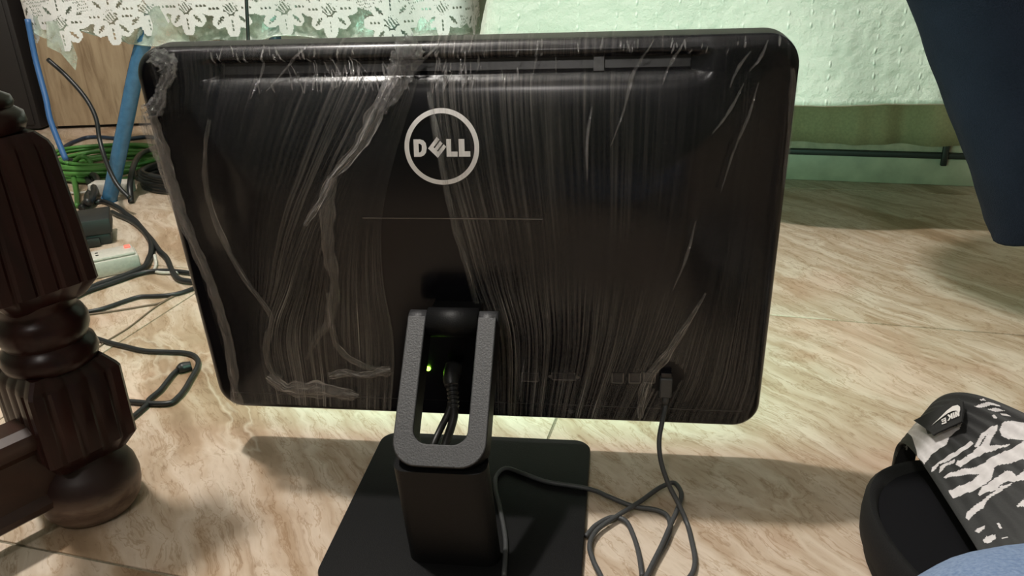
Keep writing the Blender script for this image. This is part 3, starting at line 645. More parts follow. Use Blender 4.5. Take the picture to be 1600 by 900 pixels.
box('socket', (-.02, -.050, .002), (.02, -.038, .018), 'strip', ad, .002)
ps = empty('power_strip', (-.815, .404, 0), math.radians(47)); tag(ps, 'white plastic power strip with a red light partly behind the carved post', 'power strip')
box('strip_body', (-.28, -.028, .0), (.034, .028, .030), 'white', ps, .004)
box('strip_lid', (-.276, -.025, .030), (.030, .025, .036), 'white', ps, .003)
box('switch_light', (.016, .002, .036), (.026, .014, .039), 'red', ps, .001)
for x in (-.20, -.14, -.08, -.03):
    for y in (-.007, .007): lathe('socket_hole', [(.0028, .0362), (.0028, .0366)], 'strip', ps, (x, y), 10)
cable('cable', [(-.775, .452, .012), (-.757, .43, .004), (-.735, .40, .004), (-.70, .40, .004), (-.66, .42, .004)], .003, 'white', 'pale thin cable leaving the end of the white power strip')
wp = empty('white_plug', (-1.19, .805, 0), .3); tag(wp, 'white plug lying behind the foot of the blue table leg', 'plug')
box('plug_body', (-.036, -.008, 0), (.060, .034, .030), 'white', wp, .005)
tube('cord', [(-.03, .01, .012), (-.06, .01, .006), (-.09, .02, .004), (-.12, .04, .004)], .003, 'white', wp)

# ================================================================== the all-in-one computer
A0 = .1455; PT = 0.07582817740497111; ZB = 0.058187775131860936
W2, H, RC = .2875, .3875, .027
pc = empty('all_in_one_computer', (0, 0, 0), A0)
tag(pc, 'black all-in-one computer seen from behind wrapped in clear stretch film on its stand', 'computer')
ct, st = math.cos(PT), math.sin(PT)
def PN(x, v, w): return (x, -v*st-w*ct, ZB+v*ct-w*st)
def halfw(v):
    dv = min(v, H-v)
    return W2 if dv >= RC else W2-RC+math.sqrt(max(0, RC*RC-(RC-dv)**2))
def edge(x, v):
    a, c = W2-abs(x), min(v, H-v)
    if a < RC and c < RC: return max(0, RC-math.hypot(RC-a, RC-c))
    return max(0, min(a, c))
def roll(x, v):
    if v < .330: return 0
    g_ = float(sstep(.222, .204, abs(x+.0015)))
    return (.0018*min(1, max(0, (v-.330)/.0315))**2+.0050*min(1, max(0, (v-.349)/.0125))**3)*g_*float(sstep(.379, .3735, v))
def wsurf(x, v, slot=True):
    d = edge(x, v)
    w = .010*math.sqrt(max(0, 1-(1-min(1, d/.010))**2))
    w += .017*float(sstep(0, .15, d))+.003*float(sstep(.02, .28, d))
    q_ = min(1, max(0, H-v-.004)/.090); w += .022*(1-(1-q_)**2)*float(sstep(.06, .27, v)*sstep(0, .10, W2-abs(x)))
    if slot:                                                     # ventilation slot across the top
        e = abs(v-.3678)-.0052; ex = abs(x+.0015)-.205
        q = max(e, ex); w -= .0065*(1-float(sstep(-.0012, .0008, q)))
        w -= roll(x, v)
    else: w -= roll(x, v)
    return w
def grid_rows():
    a = list(RC*(1-np.cos(np.linspace(0, math.pi/2, 12))))
    r = a+list(np.arange(RC+.005, .335, .006))+list(np.arange(.337, .357, .0022))+[.3590, .3605, .3614, .3620, .3626, .3632, .3640, .366, .368, .370, .3716, .3724, .3730, .3736, .3744, .3756]
    r += [x for x in (H-np.array(a))[::-1] if x > .3762]
    return np.unique(np.round(r, 5))
def shell():
    rows = grid_rows(); n = 150; s = np.linspace(-1, 1, n+1); s = np.sign(s)*(1-(1-abs(s))**1.35)
    v = []; f = []
    for vv in rows:
        hw = halfw(vv)
        for q in s: x = q*hw; v.append(PN(x, vv, wsurf(x, vv)))
    m = n+1
    f = [(k*m+i, k*m+i+1, (k+1)*m+i+1, (k+1)*m+i) for k in range(len(rows)-1) for i in range(n)]
    return mesh('back_shell', v, f, 'shell', pc)
shell()
ol = rrect(-W2, W2, 0, H, RC, 10)
loft('front_bezel', [[PN(x, v, .0005) for x, v in ol], [PN(x*1.001, H/2+(v-H/2)*1.001, -.002) for x, v in ol], [PN(x, v, -.022) for x, v in ol], [PN(x*.993, H/2+(v-H/2)*.99, -.024) for x, v in ol]], 'bezel', pc)
sc_ = rrect(-.262, .262, .045, .365, .003, 2)
loft('screen', [[PN(x, v, -.0235) for x, v in sc_], [PN(x, v, -.0246) for x, v in sc_]], 'screen', pc)
# dark vent strip and clip
vr = rrect(-.204, .201, .3634, .3722, .0042, 5)
def on(poly, off, th=.0006): return [[PN(x, v, wsurf(x, v, False)-.0046+off) for x, v in poly]]
vs = []; vf = []; xs = np.linspace(-.204, .201, 80)
for x in xs:
    for vv in (.3632, .3655, .3678, .3701, .3724): vs.append(PN(x, vv, wsurf(x, vv, False)-.0058))
vf = [(i*5+j, (i+1)*5+j, (i+1)*5+j+1, i*5+j+1) for i in range(79) for j in range(4)]
vent = mesh('vent_slot', vs, vf, 'vent', pc)
def bar(name, x0, x1, v0, v1, w0, w1, m, parent):
    P = [(x0, v0), (x1, v0), (x1, v1), (x0, v1)]
    return loft(name, [[PN(x, v, wsurf(x, v, False)+w0) for x, v in P], [PN(x, v, wsurf(x, v, False)+w1) for x, v in P]], m, parent)
bar('vent_clip', .122, .1305, .3628, .3730, -.0045, .0004, 'clip', pc)
# printed logo: ring and letters
LX, LV, LR = -.0047, .3072, .0322
def lp(px, py): return (LX+(px-407)/262*LR, LV-(py-361)/262*LR*.985)
def surf_plate(name, polys, off, m, parent):
    v = []; f = []
    for P in polys:
        b0 = len(v); v += [PN(x, y, wsurf(x, y)+off) for x, y in P]
        for tri in tessellate_polygon([[Vector((x, y, 0)) for x, y in P]]): f.append([b0+i for i in tri])
    o = mesh(name, v, f, m, parent, smooth=False); bm = bmesh.new(); bm.from_mesh(o.data)
    bmesh.ops.recalc_face_normals(bm, faces=bm.faces)
    nrm = Vector((0, -ct, -st))
    for q in bm.faces:
        if q.normal.dot(nrm) < 0: q.normal_flip()
    bm.to_mesh(o.data); bm.free(); return o
ring = []
for i in range(96):
    a, a2 = 2*math.pi*i/96, 2*math.pi*(i+1)/96
    ring.append([lp(407+262*math.cos(q)*k, 361+256*math.sin(q)*k) for q, k in ((a, 1), (a2, 1), (a2, .875), (a, .875))])
surf_plate('logo_ring', ring, .0010, 'logo', pc)
Dl = [(210, 305), (258, 305), (280, 312), (296, 330), (302, 362), (296, 394), (280, 413), (258, 422), (210, 422)]
Dh = [(245, 334), (256, 334), (265, 343), (268, 362), (265, 382), (256, 392), (245, 392)]
Dpoly = [Dl[:2]+[], ]
Dseg = [[(210, 305), (245, 305), (245, 422), (210, 422)], [(245, 305), (258, 305), (280, 312), (296, 330), (268, 345), (265, 343), (256, 334), (245, 334)],
        [(296, 330), (302, 362), (296, 394), (266, 380), (268, 362), (268, 345)], [(245, 392), (256, 392), (266, 380), (296, 394), (280, 413), (258, 422), (245, 422)]]
def E(s_, a): return (312+66/92*s_+63/98.7*a, 366+64/92*s_-76/98.7*a)
Eseg = [[E(0, 0), E(92, 0), E(92, 32), E(0, 32)], [E(0, 32), E(25, 32), E(25, 99), E(0, 99)], [E(35, 32), E(58, 32), E(58, 95), E(35, 95)], [E(68, 32), E(92, 32), E(92, 97), E(68, 97)]]
L1 = [[(441, 305), (473, 305), (473, 422), (441, 422)], [(473, 388), (518, 388), (518, 422), (473, 422)]]
L2 = [[(527, 305), (567, 305), (567, 422), (527, 422)], [(567, 386), (607, 386), (607, 422), (567, 422)]]
for nm, S in (('logo_letter', Dseg), ('logo_letter', Eseg), ('logo_letter', L1), ('logo_letter', L2)):
    surf_plate(nm, [[lp(*q) for q in P] for P in S], .0010, 'logo', pc)
bar('cover_seam', -.080, .080, .2453, .2458, 0, .0007, 'port', pc)
# ports along the bottom
def port(x, v, w_, h_, name='port'):
    e = bar(name, x-w_/2, x+w_/2, v-h_/2, v+h_/2, 0, .0009, 'vent', pc); t_ = .0009
    bar('port_rim', x-w_/2-t_, x-w_/2, v-h_/2, v+h_/2, 0, .0016, 'port', e); bar('port_rim', x+w_/2, x+w_/2+t_, v-h_/2, v+h_/2, 0, .0016, 'port', e)
    bar('port_rim', x-w_/2, x+w_/2, v-h_/2-t_, v-h_/2, 0, .0016, 'port', e); return e
port(.0591, .0596, .015, .010); port(.0925, .062, .022, .008); port(.1461, .0625, .010, .012, 'usb_port'); port(.1629, .0632, .010, .012, 'usb_port'); port(.1771, .0645, .010, .013, 'usb_port')
for x in (.0795, .1065):
    surf_plate('port_screw', [[(x+.0022*math.cos(a), .0620+.0022*math.sin(a)) for a in np.linspace(0, 6.283, 13)[:-1]]], .0016, 'port', pc)
surf_plate('screw', [[(.0989+.003*math.cos(a), .0147+.0026*math.sin(a)) for a in np.linspace(0, 6.283, 17)[:-1]]], .0008, 'clip', pc)
bar('bottom_groove', -.27, .27, .0225, .0233, 0, .0005, 'vent', pc)
ledo = PN(-.0447, .067, wsurf(-.0447, .067)+.001)
bm = bmesh.new(); bmesh.ops.create_uvsphere(bm, u_segments=14, v_segments=8, radius=.0024); me = bpy.data.meshes.new('power_light'); bm.to_mesh(me); bm.free(); me.materials.append(MT['led'])
lo = bpy.data.objects.new('power_light', me); COL.objects.link(lo); lo.parent = pc; lo.location = ledo; lo['label'] = 'small glowing green light'

# --- stand: base plate, column, tilted frame, hinge
ob = rrect(-.118, .118, -.2035, .0315, .018, 8)
bx, by = 0, -.086
def sc2(P, k, d, z): return [((x-bx)*k+bx, (y-by)*k+by, z) for x, y in P]
loft('base_plate', [sc2(ob, .985, 0, .0), sc2(ob, 1, 0, .0015), sc2(ob, 1, 0, .0068), sc2(ob, .994, 0, .008)], 'stand', pc)
FA, FB = np.array((0, -.085, .2130)), np.array((0, -.181, .1190))   # hinge end and lower end of the frame face
fd = (FB-FA); FL = np.linalg.norm(fd); fd /= FL; fn = np.array((0, -fd[2], fd[1])); fn = fn if fn[2] > 0 else -fn
def FP(x, s, d): p = FA+fd*s-fn*d; return (x, p[1], p[2])
def uframe():
    k = 8; xo, xi, ro, ri = .0405, .0235, .022, .013; cx = -.002; so, si = FL, FL-.0195
    # U outline outer / inner as matching point lists
    def U(x, s, r):
        P = [(cx-x, -.004 if False else 0.0)]
        for q in np.linspace(.1, 1, 6): P.append((cx-x, (s-r)*q))
        for i in range(1, k+1): a = math.pi/2*i/k; P.append((cx-x+r*(1-math.cos(a)), s-r+r*math.sin(a)))
        for i in range(0, k+1): a = math.pi/2*i/k; P.append((cx+x-r+r*math.sin(a), s-r+r*math.cos(a)))
        for q in np.linspace(1, .1, 6)[1:]: P.append((cx+x, (s-r)*q))
        P.append((cx+x, 0.0)); return P
    O, I = U(xo, so, ro), U(xi, si, ri); n = len(O); D = .026; v = []; f = []
    bvl = .0012
    for P, Q in ((O, 1), (I, -1)):
        pass
    rings = [[FP(*p, 0) for p in O], [FP(*p, D) for p in O], [FP(*p, D) for p in I], [FP(*p, 0) for p in I]]
    for r in rings: v += r
    for a in range(4):
        c_ = (a+1) % 4
        for i in range(n-1): f.append((a*n+i, a*n+i+1, c_*n+i+1, c_*n+i))
    f.append((0, n, 2*n, 3*n)); f.append((n-1, 4*n-1, 3*n-1, 2*n-1))
    o = mesh('stand_frame', v, f, None, pc, False, mats=['face', 'stand'], midx=[(0 if a == 3 else 1) for a in range(4) for i in range(n-1)]+[1, 1])
    sharp(o, 30); me = o.data; me.polygons.foreach_set('use_smooth', [True]*len(me.polygons))
    md = o.modifiers.new('b', 'BEVEL'); md.width = .0012; md.segments = 2; md.limit_method = 'ANGLE'; md.angle_limit = math.radians(50)
uframe()
for cx_ in (-.034, .030):
    tube('hinge_arm', [(cx_-.0083, FA[1]+.008, FA[2]-.012), (cx_+.0083, FA[1]+.008, FA[2]-.012)], .0128, 'face', pc, raw=True, res=24)
tube('hinge_roller', [(-.0250, FA[1]+.006, FA[2]-.009), (.0210, FA[1]+.006, FA[2]-.009)], .0135, 'stand', pc, raw=True, res=28)
loft('hinge_bracket', [[(x, y, z) for x, y, z in ((-.026, -.030, z0), (.022, -.030, z0), (.020, -.080, z0+dz), (-.024, -.080, z0+dz))] for z0, dz in ((.190, .0), (.212, .0))], 'stand', pc)
bx0 = rrect(-.0425, .0385, -.181, -.150, .0125, 6)
def col_ring(z, k):
    out = []
    for x, y in bx0:
        yy = y+.008*(1-k) if y < -.165 else y; out.append((-.002+(x+.002)*(1.0+.035*(1-k))+.005*(1-k), yy, z))
    return out
loft('stand_column', [col_ring(.0075, 0), col_ring(.012, .02), col_ring(.04, .3), col_ring(.08, .68), col_ring(.1130, 1.0)], 'stand', pc)
# power cable behind the stand
pw = empty('power_cable', (0, 0, 0), A0); tag(pw, 'black power cable with ridged plug seen through the stand opening', 'cable')
tube('plug', [(-.016, -.032, .1325), (-.0165, -.045, .1265), (-.0150, -.052, .121)], [.0085, .0085, .0070], 'blackcable', pw, 14, 14)
P_ = catmull([(-.0150, -.050, .122), (-.0124, -.06, .1138), (-.0102, -.070, .1055)], 25)
tube('strain_relief', P_, [(.0062 if i % 4 < 2 else .0048)*(1-.15*i/25) for i in range(25)], 'blackcable', pw, raw=True, res=14)
tube('cord', [(-.0105, -.069, .106), (-.0096, -.075, .1015), (-.0113, -.085, .0935), (-.0141, -.098, .086), (-.018, -.112, .070), (-.02, -.125, .045), (-.02, -.138, .030)], .0042, 'blackcable', pw)
tube('cord', [(-.0130, -.062, .112), (-.0150, -.072, .104), (-.0215, -.086, .092), (-.0260, -.100, .083), (-.030, -.114, .066), (-.032, -.126, .042), (-.032, -.138, .028)], .0036, 'blackcable', pw)


# --- stretch film, a part of the computer it is wound around
film_root = None
def lerp_curve(Cv, n):
    P = catmull([(*p, 0) for p in Cv], n); return P[:, :2]
hole_c = (.1925, .0695)
def film(name, C0, C1, C2, nu, nv, hz, seed, hole=None, ucnt=1.0):
    A, B_, D = (lerp_curve(c, nv) for c in (C0, C1, C2)); v = []; uv = []; hz_ = []; f = []
    ext = [(-.016, H+.0030), (-.004, H+.0034)]
    K = nv+len(ext)+2
    for k in range(K):
        for i in range(nu+1):
            u = i/nu
            def at(kk): return A[kk]*(1-2*u)+B_[kk]*2*u if u < .5 else B_[kk]*(2-2*u)+D[kk]*(2*u-1)
            sn = noise.noise((u*70*ucnt, seed, .4*k/K))*.0007+noise.noise((u*17*ucnt, seed+4, 1.2*k/K))*.0011
            if k < 2: p = at(0); P = PN(p[0], H+.0028+abs(sn)*.4, ext[k][0])
            elif k >= nv+2: p = at(nv-1); kk = k-nv-2; P = PN(p[0], -.0007, .0005-.010*kk)
            else:
                p = at(k-2); d = edge(p[0], p[1]); w_ = wsurf(p[0], p[1], False)+.0042*float(sstep(.33, .36, p[1]))*0+.0016
                lip = 0
                P = PN(p[0], p[1]+.0012*noise.noise((u*9, k*.13, seed)), w_+lip+abs(sn)+.0012)
            v.append(P); uv.append((u*ucnt, k/K)); hz_.append(hz(u, k/K, p[0], p[1]))
    m = nu+1
    for k in range(K-1):
        for i in range(nu):
            if hole and 2 <= k < nv+1:
                u = (i+.5)/nu; kk = k-2; q = A[kk]*(1-2*u)+B_[kk]*2*u if u < .5 else B_[kk]*(2-2*u)+D[kk]*(2*u-1)
                dx, dv = q[0]-hole_c[0], q[1]-hole_c[1]; an = math.atan2(dv, dx)
                if math.hypot(dx*1.0, dv*.78) < .0172+.0014*math.sin(3*an)+.001*math.sin(5*an+1): continue
            f.append((k*m+i, k*m+i+1, (k+1)*m+i+1, (k+1)*m+i))
    return mesh(name, v, f, 'film', pc, uv=uv, haze=hz_)
def hz_left(u, t, x, v):
    h = .22+.55*float(sstep(.30, .75, t))*float(sstep(.25, .5, u))+.5*math.exp(-((u-.5)/.09)**2)*float(sstep(.05, .3, t))
    h += .5*float(sstep(.88, 1.0, t))*.6; h *= .35+.65*float(sstep(.15, .40, u)+.5*sstep(.12, .0, u)); h += .25*float(sstep(.3, .1, t))
    h *= 1-.48*float(sstep(.62, .40, t))*(1-.6*math.exp(-((u-.5)/.08)**2))
    return max(0, min(1.3, h*(.75+.5*noise.noise((x*25, v*12, 2)))))
def hz_right(u, t, x, v):
    k_ = 1-.55*float(sstep(.22, .42, u)*sstep(.62, .40, t))
    return k_*hz_r(u, t, x, v)*(1-.75*float(sstep(.358, .363, v)*sstep(.378, .373, v)))*(.7+.3*float(sstep(.2, .5, t)))
def hz_r(u, t, x, v):
    h = .30+.55*float(sstep(.45, .85, t))+.28*math.exp(-(u/.10)**2)*1.0+.3*float(sstep(.35, .1, t))*float(sstep(.5, .2, u))
    h -= .28*math.exp(-((t-.52)/.12)**2)*math.exp(-((u-.35)/.25)**2)
    h *= 1-.45*float(sstep(.75, 1, u))*float(sstep(.9, .4, t))
    h *= 1-.45*float(sstep(.6, .7, u)*sstep(.5, .65, t))
    return max(.04, min(1.3, h*(.8+.6*noise.noise((x*22, v*16, 7)))))
film('film_sheet', F_L0, F_L1, F_L2, 150, 130, hz_left, 1.0)
film('film_sheet', F_R0, F_R1, F_R2, 170, 130, hz_right, 9.0, True, 1.25)
def ribbon(name, path, wd, lift, m, hz, seed, n=70, cross=9, tw=1.0):
    C = lerp_curve(path, n); T = np.gradient(C, axis=0); T /= np.linalg.norm(T, axis=1)[:, None]+1e-9; N = np.stack([-T[:, 1], T[:, 0]], 1)
    v = []; uv = []; hh = []
    ws = np.full(n, wd) if np.isscalar(wd) else np.interp(np.linspace(0, 1, n), np.linspace(0, 1, len(wd)), wd)
    for k in range(n):
        for i in range(cross):
            s_ = i/(cross-1)-.5; wv = ws[k]*(1+.35*noise.noise((k*.13, seed, 1)))
            p = C[k]+N[k]*(s_*wv+.14*ws[k]*noise.noise((k*.2, i*.6, seed)))
            z = lift*(.55+.45*math.cos(s_*2*math.pi*tw))*(1+.9*noise.noise((k*.22, i*.8, seed+3)))
            x, y = p; base = wsurf(max(-W2+.001, min(W2-.001, x)), max(.001, min(H-.001, y)), False)
            v.append(PN(x, y, base+.0036+max(0, z))); uv.append((i/(cross-1), k/n*len(path)/3)); hh.append(hz*(.75+.5*noise.noise((k*.15, i*.5, seed+8))))
    f = [(k*cross+i, k*cross+i+1, (k+1)*cross+i+1, (k+1)*cross+i) for k in range(n-1) for i in range(cross-1)]
    return mesh(name, v, f, m, pc, uv=uv, haze=hh)
ribbon('crumpled_film', ROPES['ROPE_TORN'], [.010, .016, .012, .009, .012, .016, .010], .010, 'crumple', .6, 1, 150, 19, 2.5)
ribbon('torn_film_edge', ROPES['ROPE_EDGE'], [.026, .024, .018, .015, .013, .012, .012, .012, .012], .004, 'torn', 1.25, 2, 110, 11, 1.5)
ribbon('film_fold', ROPES['ROPE_LONG'], [.004, .005, .007, .010, .009, .007, .006, .008, .006, .004], .003, 'fold', .62, 3, 110, 9)
ribbon('film_fold', ROPES['ROPE_MID'], [.006, .010, .014, .010, .007, .006, .004], .004, 'fold', .95, 4, 90, 11, 1.5)
ribbon('film_fold', ROPES['ROPE_DOWN'], [.010, .014, .012, .010, .008, .007, .003], .002, 'fold', .42, 5, 90, 9)
ribbon('film_fold', ROPES['ROPE_BOW'], [.004, .006, .008, .009, .007], .003, 'fold', .75, 6, 60, 9)
ribbon('film_flap', ROPES['ROPE_FLAPA'], [.010, .021, .023, .019, .008], .003, 'fold', 1.15, 7, 50, 9)
ribbon('film_flap', ROPES['ROPE_FLAPB'], [.010, .012, .008, .012, .012], .004, 'fold', 1.15, 8, 50, 9)
ribbon('film_fold', ROPES['ROPE_RIGHT'], [.003, .006, .005, .005, .005, .006, .004], .002, 'fold', .55, 9, 80, 7)
ribbon('film_fold', ROPES['ROPE_FAN'], [.002, .006, .009, .011, .010, .005], .003, 'fold', 1.0, 10, 70, 13)
ribbon('film_flap', ROPES['ROPE_FLARE'], [.006, .018, .020, .014, .010, .006], .004, 'torn', 1.2, 13, 70, 11, 1.2)
ribbon('torn_film_edge', ROPES['ROPE_SIDE'], [.003, .007, .006, .005, .003], .003, 'torn', .7, 12, 50, 7)
ribbon('crumpled_film', ROPES['ROPE_TOP'], [.020, .026, .024, .020, .010], .006, 'crumple', .6, 11, 90, 19, 3)

for g_ in GLINTS: ribbon('film_glint', g_, [.0008, .0022, .0026, .0018, .0006], .0022, 'crumple', .8, 20+len(g_)+g_[0][0]*50, 44, 5)  # pale glossy ribbons laid on the film as glint lines
def crinkles():  # random tiny glossy creases added for sparkle around the vent lip
    rnd = random.Random(12); v = []; f = []; uv = []; hh = []
    for k in range(150):
        if k < 95: x = rnd.gauss(-.055, .052); v0 = rnd.uniform(.350, .3655); ln = rnd.uniform(.005, .016)
        else: x = rnd.uniform(-.21, .20) if k < 140 else rnd.uniform(.18, .27); v0 = rnd.uniform(.374, .381); ln = rnd.uniform(.003, .009)
        if abs(x) > .272 or -.018 < x+.003 < -.010: continue
        sl_ = rnd.gauss(-.35, .25) if x < -.02 else rnd.gauss(.12, .2)
        wd = rnd.uniform(.0004, .0011); n = 6; b0 = len(v)
        for i in range(n):
            q = i/(n-1); y = v0+ln*q; xc = x-sl_*ln*(.5-q)+.0006*noise.noise((k, q*4, 1))
            for s_ in (-1, 0, 1):
                base = wsurf(xc, min(H-.001, y), False)+.0044
                v.append(PN(xc+s_*wd*math.sin(math.pi*(.08+.84*q)), y, base+(.0012 if s_ == 0 else 0)+.0008*noise.noise((k*3, q*9, s_)))); uv.append((s_*.5+.5, q+k)); hh.append(.9)
        f += [(b0+i*3+j, b0+i*3+j+1, b0+i*3+j+4, b0+i*3+j+3) for i in range(n-1) for j in range(2)]
    o = mesh('sparkle_creases', v, f, 'crumple', pc, uv=uv, haze=hh); o['kind'] = 'stuff'
crinkles()
# ------------------------------------------------------------------ usb cable with its plug
us = empty('usb_cable', (0, 0, 0)); tag(us, 'grey cable plugged into the computer back and looping over the tiles', 'cable')
RZ = Matrix.Rotation(A0, 4, 'Z')
def W_(x, v, w_): return RZ @ Vector(PN(x, v, w_))
pv = wsurf(.193, .05)
def prism_w(name, x, v0, v1, hw, w0, w1, m, bev):
    o = box(name, (-hw, -.5, -.5), (hw, .5, .5), m, us, 0)
    for vt in o.data.vertices:
        c = vt.co; vt.co = W_(x+c.x, v0+(c.y+.5)*(v1-v0), w0+(c.z+.5)*(w1-w0))
    md = o.modifiers.new('b', 'BEVEL'); md.width = bev; md.segments = 2; return o
prism_w('plug_body', .1930, .0455, .0680, .0060, pv+.001, pv+.011, 'greycable', .0016)
prism_w('plug_metal', .1930, .0680, .0735, .0052, pv+.002, pv+.009, 'vent', .0005)
tube('strain_relief', [W_(.1933, .0465, pv+.006), W_(.1935, .036, pv+.0065)], [.0042, .0030], 'greycable', us, raw=True, res=12)
c0 = [W_(.1933, .044, pv+.006), W_(.1937, .034, pv+.0068)]
tube('cord', [tuple(p) for p in c0]+USB_A[1:], .0024, 'greycable', us, 260, 8)
tube('cord', USB_C, .0024, 'greycable', us, 60, 8)
tube('cord', USB_D, .0024, 'greycable', us, 180, 8)

# ------------------------------------------------------------------ carved bench end on the left
cb = empty('carved_wooden_bench', (-.3665, -.166, 0), math.radians(-21.7)); tag(cb, 'dark mahogany carved bench end with fluted square post and ball foot at left', 'bench')
def flute(h, z, n=4, dep=.0016, r=.003):
    out = []; seg = 2*h/(n+.6)
    for side in range(4):
        a = math.pi/2*side; ca_, sa_ = math.cos(a), math.sin(a)
        P = [(-h+r, 0)]
        for k in range(n):
            c = -h+seg*(k+.8)
            P += [(c-seg*.20, 0), (c-seg*.06, dep), (c+seg*.06, dep), (c+seg*.20, 0)]
        P.append((h-r, 0))
        for t, d in P:
            x, y = h-d, t; out.append((x*ca_-y*sa_, x*sa_+y*ca_, z))
    return out
def post_parts(dy):
    ps_ = []
    ps_.append(lathe('bun_foot', [(.034, 0), (.040, .002), (.0455, .010), (.0485, .022), (.0490, .032), (.0470, .044), (.0415, .055), (.034, .062), (.031, .070)], 'worn', cb, (0, dy), 48))
    def F(h, z, d=.0016): return [(x, y+dy, z_) for x, y, z_ in flute(h, z, 4, d)]
    ps_.append(loft('post_block', [F(.030, .066, .0), F(.034, .070, .0), F(.0425, .084), F(.0430, .158), F(.041, .162, .001), F(.034, .171, 0)], 'mahogany', cb, True, 28))
    ps_.append(lathe('turned_rings', [(.035, .167), (.0405, .171), (.0425, .178), (.0405, .187), (.0370, .190), (.0355, .193), (.0370, .196), (.0400, .203), (.0400, .212), (.0370, .219), (.0330, .223), (.0325, .228), (.035, .236)], 'mahogany', cb, (0, dy), 48))
    ps_.append(loft('fluted_post', [F(.029, .232, 0), F(.034, .236, 0), F(.0435, .250), F(.0415, .300), F(.0375, .372), F(.0355, .378, .001), F(.029, .386, 0)], 'mahogany', cb, True, 28))
    ps_.append(lathe('turned_finial', [(.024, .384), (.031, .388), (.0335, .394), (.0325, .402), (.026, .407), (.0275, .411), (.026, .416), (.017, .421), (.015, .430), (.021, .436), (.0245, .446), (.022, .456), (.015, .462), (.0165, .470), (.020, .480), (.032, .510), (.041, .550), (.044, .590), (.038, .640), (.024, .680), (.022, .700), (.034, .715), (.036, .735), (.020, .750)], 'mahogany', cb, (0, dy), 48))
    return ps_
post_parts(0); post_parts(-.56)
pf = [(.006, .030), (.016, .030), (.021, .034), (.021, .040), (.017, .044), (.014, .047), (.014, .092), (.018, .096), (.024, .102), (.026, .110), (.024, .118), (.016, .123), (-.010, .123), (-.010, .030)]
loft('lower_rail', [[(x, y, z) for x, z in pf] for y in (-.030, -.52)], 'rail', cb, True, 30)
box('arm_rail', (-.03, -.62, .750), (.03, .06, .785), 'mahogany', cb, .01)

# ------------------------------------------------------------------ slide sandal
Q = SLIDE_Q
def hwid(l, L, hw):
    t = l/L; a = max(0, 1-((.26-min(t, .26))/.26)**2.3)**.5; b_ = max(0, 1-((max(t, .8)-.8)/.2)**2.2)**.5
    return hw*a*b_*(1-.12*min(1, max(0, (t-.3)/.5)))
def SB(l, s, z):
    c, s_ = math.cos(Q[2]), math.sin(Q[2]); return (Q[0]+c*l-s_*s, Q[1]+s_*l+c*s, z)
def strap_pt(t, th, off=0):
    x0, y0, an, L, s1, s2, k1, k2, h1, h2, hw = Q
    c, sn = math.cos(math.pi*th), math.sin(math.pi*th); rr = (c**4+sn**4)**-.25; c *= rr; sn *= rr; l = (s1+k1*c)*(1-t)+(s2+k2*c)*t; h = h1*(1-t)+h2*t
    return SB(l, (hw*1.04-off)*c, .02+(h-off-.02)*sn)
sl = empty('slide_sandal', SB(.2, 0, 0)); sl.location = (*SB(.2, 0, 0)[:2], 0)
tag(sl, 'black slide sandal with black and white zebra strap on the tiles at lower right', 'sandal')
def outline(k, z, dl=0, toe=0):
    L, hw = Q[3], Q[10]; ts = np.linspace(0, 1, 40); ts = .5-.5*np.cos(ts*math.pi); P = []
    o = sl.location
    for sgn in (1, -1):
        for t in (ts if sgn == 1 else ts[::-1][1:-1]):
            l = t*L; ll = L/2+(l-L/2)*(1-(1-k)*.48); zz = z+toe*max(0, 1-t/.22)**2+toe*.6*max(0, (t-.8)/.2)**2
            p = SB(ll, sgn*hwid(l, L, hw)*k, zz); P.append((p[0]-o.x, p[1]-o.y, p[2]))
    return P
loft('outsole', [outline(.93, 0), outline(.95, .004), outline(.955, .012, 0, .002)], 'sole', sl)
loft('midsole', [outline(.96, .012, 0, .002), outline(.995, .016, 0, .004), outline(1, .026, 0, .008), outline(.99, .036, 0, .012), outline(.955, .0405, 0, .014), outline(.91, .0395, 0, .014), outline(.87, .034, 0, .008)], 'sole', sl, True, 60)
def ring_fill(name, rings, m, parent):
    o = loft(name, rings, m, parent, True, 70); return o
ring_fill('footbed', [outline(.885, .0355, 0, .009), outline(.80, .0345, 0, .004), outline(.6, .0345), outline(.3, .035), outline(.05, .035)], 'bed', sl)
def strap():
    nt, nh = 200, 420; o = sl.location; v = []; f = []; mi = []
    for i in range(nt+1):
        for j in range(nh+1):
            p = strap_pt(i/nt, .005+.99*j/nh); p = np.array(p); q = .0014*math.sin((i/nt)*55+.4*noise.noise((j*.08, i*.1, 2)))*.35
            v.append((p[0]-o.x, p[1]-o.y, p[2]+q))
    for i in range(nt):
        for j in range(nh):
            f.append((i*(nh+1)+j, i*(nh+1)+j+1, (i+1)*(nh+1)+j+1, (i+1)*(nh+1)+j))
            t, th = (i+.5)/nt, .005+.99*(j+.5)/nh; mi.append(1 if any(inpoly(t, th, P) for P in ZEBRA) else 0)
    ob_ = mesh('strap', v, f, None, sl, mats=['strapb', 'strapw'], midx=mi)
    md = ob_.modifiers.new('t', 'SOLIDIFY'); md.thickness = .006; md.offset = -1
    ob_['label'] = 'black and pale grey zebra patterned strap'
    return ob_
rz_ = random.Random(4)
for k in range(26):                                             # the print goes on over the side that faces right
    th0, t0 = rz_.uniform(.63, .93), rz_.uniform(.05, .85); ln, wd = rz_.uniform(.05, .16), rz_.uniform(.008, .02); sk = rz_.uniform(-.25, .25)
    ZEBRA.append([(t0-wd*2, th0), (t0+sk*.3, th0+ln*.3), (t0+sk*.5+wd, th0+ln*.55), (t0+sk, th0+ln), (t0+sk*.6+wd*4, th0+ln*.6), (t0+wd*5, th0+ln*.25)])
sp_ = strap()
